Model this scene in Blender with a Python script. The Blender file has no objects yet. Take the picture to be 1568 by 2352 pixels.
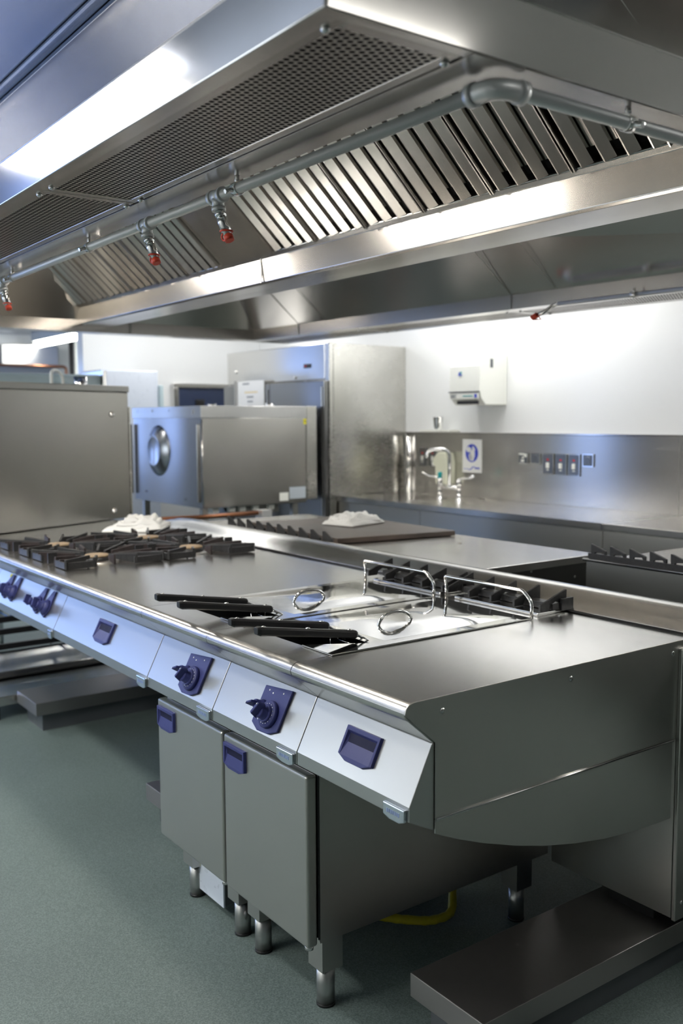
import bpy, bmesh, math, random
from mathutils import Vector, Matrix
random.seed(7)
S = bpy.context.scene
COL = S.collection
PI = math.pi

# ---------------------------------------------------------------- camera
YAW, PITCH, ROLL, FPX = 0.94053, 0.096774, -0.0050818, 2183.62
CAM = Vector((1.3592, -1.14195, 1.42367))
def make_camera():
    cy, sy, cp, sp = math.cos(YAW), math.sin(YAW), math.cos(PITCH), math.sin(PITCH)
    F = Vector((-sy*cp, cy*cp, -sp)); Rt = Vector((cy, sy, 0)); Up = Rt.cross(F)
    r = math.cos(ROLL)*Rt + math.sin(ROLL)*Up
    u = -math.sin(ROLL)*Rt + math.cos(ROLL)*Up
    cam = bpy.data.cameras.new('camera'); o = bpy.data.objects.new('camera', cam); COL.objects.link(o)
    b = -F
    o.matrix_world = Matrix(((r.x, u.x, b.x, CAM.x), (r.y, u.y, b.y, CAM.y), (r.z, u.z, b.z, CAM.z), (0, 0, 0, 1)))
    cam.sensor_fit = 'HORIZONTAL'; cam.sensor_width = 36.0; cam.lens = FPX/1568*36
    cam.clip_start = 0.02; cam.clip_end = 60
    cam.dof.use_dof = True; cam.dof.focus_distance = 2.25; cam.dof.aperture_fstop = 5.0
    S.camera = o
make_camera()

# ---------------------------------------------------------------- look
S.view_settings.view_transform = 'Standard'; S.view_settings.look = 'None'
S.view_settings.gamma = 1.0; S.view_settings.use_curve_mapping = False
S.view_settings.exposure = 1.08
w = bpy.data.worlds.new('world'); S.world = w; w.use_nodes = True
w.node_tree.nodes['Background'].inputs[0].default_value = (0.55, 0.68, 1.0, 1)
w.node_tree.nodes['Background'].inputs[1].default_value = 0.6

LAMP_POWER = 26.0       # ceiling luminaire diffuser emission
TUBE_POWER = 14.0
WINDOW_POWER = 1.2
HOOD_LAMP = 13.5

# ---------------------------------------------------------------- materials
MATS = {}
def nodes(name):
    m = bpy.data.materials.new(name); m.use_nodes = True
    nt = m.node_tree; p = nt.nodes['Principled BSDF']
    return m, nt, p
def L(nt, a, b): nt.links.new(a, b)
def N(nt, t, **kw):
    n = nt.nodes.new(t)
    for k, v in kw.items(): setattr(n, k, v)
    return n
def objco(nt, scale=(1, 1, 1)):
    tc = N(nt, 'ShaderNodeTexCoord'); mp = N(nt, 'ShaderNodeMapping'); mp.inputs['Scale'].default_value = scale
    L(nt, tc.outputs['Object'], mp.inputs['Vector']); return mp.outputs['Vector']
def mrange(nt, src, a, b, lo, hi):
    r = N(nt, 'ShaderNodeMapRange'); L(nt, src, r.inputs[0])
    for i, v in enumerate((a, b, lo, hi)): r.inputs[i+1].default_value = v
    return r.outputs[0]
def steel(name, base=(0.60, 0.59, 0.565), rough=0.26, var=0.06, brush=(2, 60, 60), bump=0.02, aniso=0.0, tan='Z', blotch=0.05):
    m, nt, p = nodes(name)
    p.inputs['Metallic'].default_value = 1.0
    v = objco(nt, brush)
    n = N(nt, 'ShaderNodeTexNoise'); n.inputs['Scale'].default_value = 12; n.inputs['Detail'].default_value = 3
    L(nt, v, n.inputs['Vector'])
    v2 = objco(nt, (1, 1, 1))
    n2 = N(nt, 'ShaderNodeTexNoise'); n2.inputs['Scale'].default_value = 3.5; n2.inputs['Detail'].default_value = 4
    L(nt, v2, n2.inputs['Vector'])
    a = N(nt, 'ShaderNodeMath', operation='ADD')
    L(nt, mrange(nt, n.outputs[0], .3, .7, rough-var*.35, rough+var*.35), a.inputs[0])
    L(nt, mrange(nt, n2.outputs[0], .3, .7, -blotch*.2, blotch*.2), a.inputs[1])
    L(nt, a.outputs[0], p.inputs['Roughness'])
    mx = N(nt, 'ShaderNodeMix', data_type='RGBA')
    L(nt, n2.outputs[0], mx.inputs[0])
    mx.inputs[6].default_value = (*[c*0.98 for c in base], 1); mx.inputs[7].default_value = (*[min(1, c*1.02) for c in base], 1)
    L(nt, mx.outputs[2], p.inputs['Base Color'])
    if bump:
        b = N(nt, 'ShaderNodeBump'); b.inputs['Strength'].default_value = bump*.25; b.inputs['Distance'].default_value = 0.001
        L(nt, n.outputs[0], b.inputs['Height']); L(nt, b.outputs[0], p.inputs['Normal'])
    if aniso:
        p.inputs['Anisotropic'].default_value = aniso; p.inputs['Anisotropic Rotation'].default_value = .25
        t = N(nt, 'ShaderNodeTangent', direction_type='RADIAL', axis=tan); L(nt, t.outputs[0], p.inputs['Tangent'])
    MATS[name] = m; return m
def plain(name, col, rough=0.5, metal=0.0, spec=0.5, noise=0.0, nscale=30, bump=0.0):
    m, nt, p = nodes(name)
    p.inputs['Base Color'].default_value = (*col, 1); p.inputs['Roughness'].default_value = rough
    p.inputs['Metallic'].default_value = metal; p.inputs['Specular IOR Level'].default_value = spec
    n = N(nt, 'ShaderNodeTexNoise'); n.inputs['Scale'].default_value = nscale; n.inputs['Detail'].default_value = 5
    L(nt, objco(nt), n.inputs['Vector'])
    L(nt, mrange(nt, n.outputs[0], .3, .7, max(.02, rough-.05), min(1, rough+.05)), p.inputs['Roughness'])
    if noise:
        mx = N(nt, 'ShaderNodeMix', data_type='RGBA'); L(nt, mrange(nt, n.outputs[0], .3, .7, 0, 1), mx.inputs[0])
        mx.inputs[6].default_value = (*[c*(1-noise) for c in col], 1); mx.inputs[7].default_value = (*[min(1, c*(1+noise)) for c in col], 1)
        L(nt, mx.outputs[2], p.inputs['Base Color'])
    if bump:
        b = N(nt, 'ShaderNodeBump'); b.inputs['Strength'].default_value = bump; b.inputs['Distance'].default_value = 0.004
        L(nt, n.outputs[0], b.inputs['Height']); L(nt, b.outputs[0], p.inputs['Normal'])
    MATS[name] = m; return m
def emit(name, col, power):
    m, nt, p = nodes(name)
    p.inputs['Base Color'].default_value = (.9, .9, .9, 1)
    p.inputs['Emission Color'].default_value = (*col, 1); p.inputs['Emission Strength'].default_value = power
    MATS[name] = m; return m

M_TOP = steel('worktop_steel', (0.65, 0.64, 0.62), 0.24, .035, (1.2, 40, 40), .012, blotch=.04)
M_LID = steel('polished_steel', (0.66, 0.65, 0.63), 0.055, .015, (1, 10, 10), 0, blotch=.015)
M_PANEL = steel('brushed_panel_steel', (0.53, 0.52, 0.49), 0.30, .04, (2, 2, 70), .01, aniso=.55)
M_FASCIA = steel('fascia_steel', (0.56, 0.56, 0.55), 0.30, .03, (2, 60, 60), .01)
M_DOOR = steel('door_steel', (0.52, 0.515, 0.485), 0.36, .03, (2, 2, 60), .01, blotch=.02)
M_RAIL = steel('rolled_edge_steel', (0.66, 0.65, 0.63), 0.16, .03, (1, 40, 40), .005, blotch=.02)
M_CAP = steel('cap_steel', (0.62, 0.61, 0.585), 0.21, .05, (1, 50, 50), .01)
M_HOOD = steel('hood_steel', (0.62, 0.595, 0.565), 0.23, .02, (60, 60, 1.5), 0, aniso=.35, blotch=.03)
M_FILTER = steel('filter_steel', (0.50, 0.475, 0.445), 0.24, .02, (30, 2, 2), 0, blotch=0)
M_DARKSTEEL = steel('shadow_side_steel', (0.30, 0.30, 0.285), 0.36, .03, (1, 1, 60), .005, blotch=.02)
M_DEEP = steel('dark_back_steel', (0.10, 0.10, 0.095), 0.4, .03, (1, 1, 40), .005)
M_STEP = steel('foot_steel', (0.40, 0.38, 0.37), 0.42, .03, (2, 30, 2), .01)
M_CHROME = steel('chrome', (0.75, 0.75, 0.74), 0.08, .01, (1, 1, 1), 0, blotch=.01)
M_GALV = steel('galvanised_pipe_steel', (0.62, 0.63, 0.63), 0.42, .06, (8, 8, 8), .03)
M_GALV.node_tree.nodes['Principled BSDF'].inputs['Metallic'].default_value = .6
M_COPPER = steel('copper', (0.34, 0.15, 0.08), 0.38, .05, (4, 4, 4), .0)
M_WALL = plain('white_wall_cladding', (0.83, 0.845, 0.85), 0.22, spec=.5, nscale=2)
M_WALL2 = plain('grey_white_wall', (0.72, 0.74, 0.74), 0.45, nscale=2)
M_WALL3 = plain('dim_room_wall', (0.13, 0.13, 0.125), 0.5, nscale=2)  # unseen end wall, the dimness of the room put into its colour
M_LIP = steel('hood_lip_steel', (0.62, 0.60, 0.58), 0.11, .02, (2, 2, 40), 0, blotch=.01)
M_CEIL = steel('steel_ceiling_panel', (0.24, 0.27, 0.34), 0.20, .04, (2, 50, 50), .01)
M_IRON = plain('cast_iron', (0.022, 0.022, 0.023), 0.42, spec=.5, noise=.3, nscale=90, bump=.15)
M_IRONR = plain('heat_stained_iron', (0.035, 0.026, 0.026), 0.45, spec=.5, noise=.5, nscale=25, bump=.15)
M_BLACK = plain('black_plastic', (0.018, 0.018, 0.019), 0.38)
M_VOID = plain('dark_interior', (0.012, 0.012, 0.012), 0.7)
M_NAVY = plain('navy_plastic', (0.045, 0.052, 0.185), 0.42, spec=.3)
M_NAVYD = plain('navy_recess_shade', (0.012, 0.013, 0.045), 0.6, spec=.2)  # darker navy, shade of the handle pocket put into the colour
M_RED = plain('red_plastic_cap', (0.55, 0.05, 0.02), 0.45)
M_WHITE = plain('white_plastic', (0.80, 0.81, 0.76), 0.35)
M_GREY = plain('grey_plastic', (0.10, 0.11, 0.12), 0.35)
M_CREAM = plain('cream_plastic', (0.72, 0.73, 0.58), 0.4)
M_PAPER = plain('paper', (0.82, 0.83, 0.82), 0.7)
M_BLUEINK = plain('blue_ink', (0.02, 0.05, 0.55), 0.5)
M_INK = plain('grey_ink', (0.15, 0.17, 0.2), 0.6)
M_ORANGEINK = plain('faded_orange_ink', (0.75, 0.62, 0.35), 0.6)
M_TEAL = plain('teal_plastic', (0.01, 0.32, 0.33), 0.4)
M_YELLOW = plain('yellow_sticker', (0.75, 0.68, 0.03), 0.5)
M_YHOSE = plain('yellow_gas_hose', (0.50, 0.44, 0.02), 0.45, noise=.2)
M_BLUEWIRE = plain('blue_coated_wire', (0.02, 0.17, 0.62), 0.4)
M_TOWEL = plain('white_towel', (0.86, 0.86, 0.84), 0.95, spec=.1, nscale=160, bump=.5)
M_BOARD = plain('seasoned_griddle', (0.085, 0.065, 0.055), 0.38, noise=.5, nscale=6, bump=.05)
M_BROWN = plain('burner_cap_brown', (0.33, 0.24, 0.15), 0.7, noise=.2)
M_PALEBLUE = plain('pale_blue_enamel', (0.50, 0.62, 0.66), 0.35)
M_WHITEBLUE = plain('white_enamel', (0.70, 0.76, 0.86), 0.3)
M_BADGE = steel('satin_badge', (0.70, 0.76, 0.84), 0.16, .03, (3, 3, 3), 0)
M_DKGLASS = plain('dark_blue_glass', (0.03, 0.045, 0.10), 0.12, spec=.6)
M_TUBE = emit('lamp_tube', (0.98, 1.0, 0.97), TUBE_POWER)
M_HLAMP = emit('hood_lamp_glass', (1.0, 0.93, 0.83), HOOD_LAMP)
M_PANE = emit('frosted_window_glass', (0.80, 0.90, 1.0), WINDOW_POWER)
M_PANEB = emit('blue_window_glass', (0.33, 0.50, 1.0), WINDOW_POWER*1.5)  # bluer, stronger glow than the frosted pane
M_LED = plain('red_neon', (0.75, 0.03, 0.03), 0.3)

def perforated():
    m, nt, p = nodes('perforated_steel')
    p.inputs['Metallic'].default_value = 1
    p.inputs['Base Color'].default_value = (.50, .47, .44, 1); p.inputs['Roughness'].default_value = .3
    tc = N(nt, 'ShaderNodeTexCoord'); sp = N(nt, 'ShaderNodeSeparateXYZ'); L(nt, tc.outputs['Object'], sp.inputs[0])
    def mth(op, a, b=None, c=None):
        n = N(nt, 'ShaderNodeMath', operation=op)
        for i, v in enumerate((a, b, c)):
            if v is None: continue
            if isinstance(v, (int, float)): n.inputs[i].default_value = v
            else: L(nt, v, n.inputs[i])
        return n.outputs[0]
    PX, PY, R0 = 0.0138, 0.0239, 0.0048
    def grid(ox, oy):
        x = mth('SUBTRACT', mth('FRACT', mth('DIVIDE', mth('ADD', sp.outputs[0], ox + 50*PX), PX)), .5)
        y = mth('SUBTRACT', mth('FRACT', mth('DIVIDE', mth('ADD', sp.outputs[1], oy + 50*PY), PY)), .5)
        x = mth('MULTIPLY', x, PX); y = mth('MULTIPLY', y, PY)
        return mth('SQRT', mth('ADD', mth('MULTIPLY', x, x), mth('MULTIPLY', y, y)))
    d = mth('MINIMUM', grid(0, 0), grid(PX/2, PY/2))
    hole = mth('LESS_THAN', d, R0)
    # blank margin round each panel comes from its own mesh frame
    v = N(nt, 'ShaderNodeBsdfDiffuse'); v.inputs[0].default_value = (.008, .007, .008, 1)
    mx = N(nt, 'ShaderNodeMixShader'); L(nt, hole, mx.inputs[0]); L(nt, p.outputs[0], mx.inputs[1]); L(nt, v.outputs[0], mx.inputs[2])
    L(nt, mx.outputs[0], nt.nodes['Material Output'].inputs[0])
    return m
M_PERF = perforated()
def slotted():
    m, nt, p = nodes('slotted_steel')
    p.inputs['Metallic'].default_value = 1; p.inputs['Roughness'].default_value = .35
    v = objco(nt); wv = N(nt, 'ShaderNodeTexWave', wave_type='BANDS', bands_direction='X'); wv.inputs['Scale'].default_value = 10
    L(nt, v, wv.inputs['Vector'])
    mx = N(nt, 'ShaderNodeMix', data_type='RGBA'); L(nt, mrange(nt, wv.outputs[0], .5, .6, 0, 1), mx.inputs[0])
    mx.inputs[6].default_value = (.10, .12, .12, 1); mx.inputs[7].default_value = (.7, .72, .7, 1)
    L(nt, mx.outputs[2], p.inputs['Base Color']); return m
def floor_mat():
    m, nt, p = nodes('green_grey_vinyl')
    v = objco(nt)
    a = N(nt, 'ShaderNodeTexNoise'); a.inputs['Scale'].default_value = 260; a.inputs['Detail'].default_value = 2; L(nt, v, a.inputs['Vector'])
    b = N(nt, 'ShaderNodeTexNoise'); b.inputs['Scale'].default_value = 1.6; b.inputs['Detail'].default_value = 4; L(nt, v, b.inputs['Vector'])
    r = N(nt, 'ShaderNodeValToRGB'); L(nt, a.outputs[0], r.inputs[0])
    e = r.color_ramp.elements
    e[0].position = .33; e[0].color = (.115, .155, .148, 1); e[1].position = .72; e[1].color = (.245, .305, .29, 1)
    k = r.color_ramp.elements.new(.5); k.color = (.168, .220, .209, 1)
    mx = N(nt, 'ShaderNodeMix', data_type='RGBA', blend_type='MULTIPLY'); mx.inputs[0].default_value = .35
    L(nt, r.outputs[0], mx.inputs[6]); L(nt, b.outputs[0], mx.inputs[7]); L(nt, mx.outputs[2], p.inputs['Base Color'])
    L(nt, mrange(nt, a.outputs[0], .3, .7, .42, .6), p.inputs['Roughness'])
    bp = N(nt, 'ShaderNodeBump'); bp.inputs['Strength'].default_value = .12; bp.inputs['Distance'].default_value = .001
    L(nt, a.outputs[0], bp.inputs['Height']); L(nt, bp.outputs[0], p.inputs['Normal'])
    return m
M_FLOOR = floor_mat()

# ---------------------------------------------------------------- mesh helpers
class MB:
    def __init__(s, org=(0, 0, 0)): s.v = []; s.f = []; s.sm = []; s.o = Vector(org)
    def add(s, vs, fs, smooth=False):
        n = len(s.v); s.v += [Vector(p) for p in vs]
        for f in fs: s.f.append([i+n for i in f]); s.sm.append(smooth)
        return s
    def box(s, x0, x1, y0, y1, z0, z1):
        vs = [(x, y, z) for z in (z0, z1) for y in (y0, y1) for x in (x0, x1)]
        return s.add(vs, [(0, 2, 3, 1), (4, 5, 7, 6), (0, 1, 5, 4), (2, 6, 7, 3), (0, 4, 6, 2), (1, 3, 7, 5)])
    def prism(s, prof, axis, a, b, smooth=False):
        """closed 2D profile extruded along axis from a to b; profile in the other two axes in order"""
        n = len(prof)
        def P(u, v, t): return {'x': (t, u, v), 'y': (u, t, v), 'z': (u, v, t)}[axis]
        vs = [P(u, v, a) for u, v in prof] + [P(u, v, b) for u, v in prof]
        s.add(vs, [tuple(range(n))[::-1], tuple(range(n, 2*n))])
        k = len(s.v) - 2*n
        for i in range(n):
            j = (i+1) % n; s.f.append([k+i, k+j, k+n+j, k+n+i]); s.sm.append(smooth)
        return s
    def tube(s, path, r, seg=12, caps=True):
        path = [Vector(p) for p in path]; rr = r if isinstance(r, (list, tuple)) else [r]*len(path)
        n0 = len(s.v); t = (path[1]-path[0]).normalized()
        up = Vector((0, 0, 1)) if abs(t.z) < .9 else Vector((1, 0, 0))
        nrm = (up - t*up.dot(t)).normalized()
        for i, p in enumerate(path):
            if i == 0: t = path[1]-path[0]
            elif i == len(path)-1: t = path[-1]-path[-2]
            else: t = (path[i+1]-p).normalized() + (p-path[i-1]).normalized()
            t = t.normalized(); nrm = (nrm - t*nrm.dot(t)).normalized(); bn = t.cross(nrm)
            for k in range(seg):
                a = 2*PI*k/seg; s.v.append(p + (nrm*math.cos(a) + bn*math.sin(a))*rr[i])
        for i in range(len(path)-1):
            for k in range(seg):
                a = n0+i*seg+k; b = n0+i*seg+(k+1) % seg
                s.f.append([a, b, b+seg, a+seg]); s.sm.append(True)
        if caps:
            s.f.append([n0+k for k in range(seg)][::-1]); s.sm.append(False)
            e = n0+(len(path)-1)*seg; s.f.append([e+k for k in range(seg)]); s.sm.append(False)
        return s
    def cyl(s, a, b, r, r2=None, seg=20): return s.tube([a, b], [r, r if r2 is None else r2], seg)
    def lathe(s, c, axis, prof, seg=32):
        """prof: list of (radius, offset along axis)"""
        c = Vector(c); ax = Vector(axis).normalized()
        e1 = ax.orthogonal().normalized(); e2 = ax.cross(e1); n0 = len(s.v)
        for r, h in prof:
            for k in range(seg):
                a = 2*PI*k/seg; s.v.append(c + ax*h + (e1*math.cos(a)+e2*math.sin(a))*max(r, 1e-5))
        for i in range(len(prof)-1):
            for k in range(seg):
                a = n0+i*seg+k; b = n0+i*seg+(k+1) % seg; s.f.append([a, b, b+seg, a+seg]); s.sm.append(True)
        s.f.append([n0+k for k in range(seg)][::-1]); s.sm.append(False)
        e = n0+(len(prof)-1)*seg; s.f.append([e+k for k in range(seg)]); s.sm.append(False)
        return s
    def xf(s, mat, start=0):
        for i in range(start, len(s.v)): s.v[i] = mat @ s.v[i]
        return s
    def build(s, name, mat, parent=None, bevel=0, seg=2, label=None, kind=None, cat=None, group=None, loc=None, split=False):
        if split: return s._split(name, mat, parent, bevel, seg, label)
        # parts: vertices are world coordinates minus the root's location
        root = parent
        while root is not None and root.parent is not None: root = root.parent
        org = root.location if root is not None else (Vector(loc) if loc else Vector((0, 0, 0)))
        if root is None and loc is None and s.v:
            xs = [p.x for p in s.v]; ys = [p.y for p in s.v]; zs = [p.z for p in s.v]
            org = Vector(((min(xs)+max(xs))/2, (min(ys)+max(ys))/2, min(zs)))
        if root is not None and root.get('_local'): org = Vector((0, 0, 0))
        me = bpy.data.meshes.new(name)
        me.from_pydata([tuple(p-org) for p in s.v], [], s.f)
        bm = bmesh.new(); bm.from_mesh(me); bmesh.ops.recalc_face_normals(bm, faces=bm.faces)
        bm.to_mesh(me); bm.free()
        for p, k in zip(me.polygons, s.sm): p.use_smooth = k
        me.materials.append(mat); me.update()
        o = bpy.data.objects.new(name, me); COL.objects.link(o)
        if root is None: o.location = org
        else: o.parent = parent
        if bevel:
            b = o.modifiers.new('bevel', 'BEVEL'); b.width = bevel; b.segments = seg; b.limit_method = 'ANGLE'; b.angle_limit = math.radians(35)
            b.harden_normals = False
        tag(o, label, cat, group, kind)
        return o
def _split(s, name, mat, parent, bevel, seg, label):
    par = list(range(len(s.v)))
    def fd(i):
        while par[i] != i: par[i] = par[par[i]]; i = par[i]
        return i
    for f in s.f:
        a = fd(f[0])
        for i in f[1:]: par[fd(i)] = a
    out = {}
    for f, k in zip(s.f, s.sm): out.setdefault(fd(f[0]), []).append((f, k))
    res = []
    for fs in out.values():
        ids = sorted({i for f, _ in fs for i in f}); mp = {i: n for n, i in enumerate(ids)}
        m = MB(); m.v = [s.v[i] for i in ids]; m.f = [[mp[i] for i in f] for f, _ in fs]; m.sm = [k for _, k in fs]
        res.append(m.build(name, mat, parent, bevel, seg, label))
    return res[0]
MB._split = _split
def tag(o, label=None, cat=None, group=None, kind=None):
    for k, v in (('label', label), ('category', cat), ('group', group), ('kind', kind)):
        if v: o[k] = v
    return o
def thing(name, label, cat, loc=(0, 0, 0), group=None, rotz=0, local=False):
    o = bpy.data.objects.new(name, None); COL.objects.link(o); o.location = loc; o.rotation_euler = (0, 0, rotz)
    o.empty_display_size = .05
    if local: o['_local'] = True
    return tag(o, label, cat, group)
def copy_tree(o, parent=None, loc=None, label=None):
    c = o.copy(); COL.objects.link(c)
    if parent is not None: c.parent = parent
    if loc is not None: c.location = loc
    if label: c['label'] = label
    for ch in [k for k in bpy.data.objects if k.parent == o]: copy_tree(ch, c)
    return c
def arc(c, r, a0, a1, n, plane='yz', t=0):
    out = []
    for i in range(n+1):
        a = math.radians(a0+(a1-a0)*i/n); u, v = c[0]+r*math.cos(a), c[1]+r*math.sin(a)
        out.append((u, v) if plane == '2d' else (t, u, v))
    return out
def fillet(pts, r, n=5):
    pts = [Vector(p) for p in pts]; out = [pts[0]]
    for i in range(1, len(pts)-1):
        a = (pts[i-1]-pts[i]).normalized(); b = (pts[i+1]-pts[i]).normalized()
        p0 = pts[i]+a*r; p1 = pts[i]+b*r
        for k in range(n+1):
            t = k/n; out.append(p0*(1-t)**2 + pts[i]*2*t*(1-t) + p1*t*t)
    out.append(pts[-1]); return out
def text(body, size, mat, mtx, name, parent):
    cu = bpy.data.curves.new(name, 'FONT'); cu.body = body; cu.size = size; cu.extrude = .0003; cu.align_x = 'CENTER'; cu.align_y = 'CENTER'
    t = bpy.data.objects.new(name, cu); dg = bpy.context.evaluated_depsgraph_get()
    COL.objects.link(t); dg.update(); me = bpy.data.meshes.new_from_object(t.evaluated_get(dg)); bpy.data.objects.remove(t)
    me.materials.clear(); me.materials.append(mat)
    o = bpy.data.objects.new(name, me); COL.objects.link(o)
    root = parent
    while root.parent is not None: root = root.parent
    o.parent = parent; o.matrix_local = Matrix.Translation(-root.location) @ mtx
    return o

# ================================================================ THE ROOM
XL, XR, YF, YB, ZC = -6.0, 3.6, -3.4, 3.33, 2.55
MB().box(-11.3, XR, YF, 5.2, -.06, 0).build('floor', M_FLOOR, kind='structure', label='green grey speckled vinyl floor')
MB().box(.25, XR, YF, YB, ZC-.012, ZC-.001).build('ceiling_bounce_panel', M_WALL2, kind='structure')  # lighter unseen sheet, added for the hood's end lip to reflect
MB().box(-11.3, XR, YF, 5.2, ZC, ZC+.06).build('ceiling', M_CEIL, kind='structure', label='steel panelled ceiling')
MB().box(-3.97-2.1, XR, YB, YB+.1, 0, ZC).build('wall_back', M_WALL, kind='structure')
MB().box(-11.3, XR, YF-.1, YF, 0, ZC).build('wall_front', M_WALL2, kind='structure')
MB().box(XR, XR+.1, YF, YB+.1, 0, ZC).build('wall_right', M_WALL3, kind='structure')
MB().box(XL-.12, XL, 1.70, YB, 0, ZC).build('wall_left', M_WALL, kind='structure')
MB().box(-11.4, -11.3, YF, 5.2, 0, ZC).build('wall_far', M_WALL2, kind='structure')
MB().box(-11.3, XL-.12, 5.1, 5.2, 0, ZC).build('wall_alcove', M_WALL2, kind='structure')
MB().box(-6.3, -6.12, .86, 1.068, 0, ZC).build('trim_1', M_WALL2, kind='structure', bevel=.004)
# ceiling joint lines
for i, x in enumerate((-1.9, -2.15)):
    MB().box(x, x+.006, YF, -.5, ZC-.004, ZC-.0005).build('trim_%d' % (2+i), M_CHROME, kind='structure')
for i, y in enumerate((-.20, )):
    pass
# frosted windows of the front wall, out of frame on the left: they give the blue daylight
def window(n, x0, x1, z0, z1, pm=None):
    t = thing('window_%d' % n, None, None, (x0, YF, z0)); t['kind'] = 'structure'
    MB().box(x0, x1, YF+.002, YF+.012, z0, z1).build('pane', pm or M_PANE, t)
    m = MB()
    for a, b, c, d in ((x0-.06, x1+.06, z0-.06, z0), (x0-.06, x1+.06, z1, z1+.06), (x0-.06, x0, z0, z1), (x1, x1+.06, z0, z1), ((x0+x1)/2-.03, (x0+x1)/2+.03, z0, z1)):
        m.box(a, b, YF+.001, YF+.05, c, d)
    m.build('frame', M_WHITE, t, bevel=.004)
window(1, -5.6, -3.4, 0.9, 2.1)
window(2, -9.8, -7.1, 0.5, 2.1, M_PANEB)
t = thing('window_3', None, None, (-11.3, -1.2, .8)); t['kind'] = 'structure'  # glowing window added out of view for blue reflections in the left steelwork
MB().box(-11.298, -11.288, -3.0, .6, .8, 2.2).build('pane', M_PANEB, t)
m = MB()
for a, b, c, d in ((-3.06, .66, .74, .8), (-3.06, .66, 2.2, 2.26), (-3.06, -3.0, .8, 2.2), (.6, .66, .8, 2.2), (-1.23, -1.17, .8, 2.2)): m.box(-11.299, -11.25, a, b, c, d)
m.build('frame', M_WHITE, t, bevel=.004)

def luminaire(x0, x1, y0, y1, label, k=1.0, z=ZC):
    t = thing('ceiling_luminaire', label, 'light fitting', ((x0+x1)/2, (y0+y1)/2, z-.07))
    MB().box(x0, x1, y0, y1, z-.03, z-.001).build('housing', M_WHITE, t, bevel=.004)
    MB().box(x0+.02, x1-.02, y0+.02, y1-.02, z-.065, z-.0301).build('diffuser', emit('lamp_diffuser', (1.0, .985, .95), LAMP_POWER*k), t, bevel=.01)
luminaire(-2.75, -1.6, -1.26, -1.02, 'long white fluorescent ceiling light over the front aisle', .75)
luminaire(-1.9, -.3, -2.5, -2.2, 'unseen ceiling light added near the front wall to brighten the aisle floor', .7)  # unseen lamp, added to brighten the floor of the front aisle
luminaire(1.5, 1.8, -.3, .9, 'white fluorescent ceiling light past the near end of the hood', .09)
luminaire(-5.9, -4.5, -1.30, -1.02, 'white fluorescent ceiling light over the far left end of the front aisle', .8)
luminaire(-3.7, -1.9, 2.72, 2.98, 'long white fluorescent ceiling light over the sink counter', .36)
luminaire(-.4, 1.2, 2.72, 2.98, 'white fluorescent ceiling light over the near end of the back counter', .7)
luminaire(-5.25, -4.97, 1.6, 3.0, 'white fluorescent ceiling light before the far white wall', .30)

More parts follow.
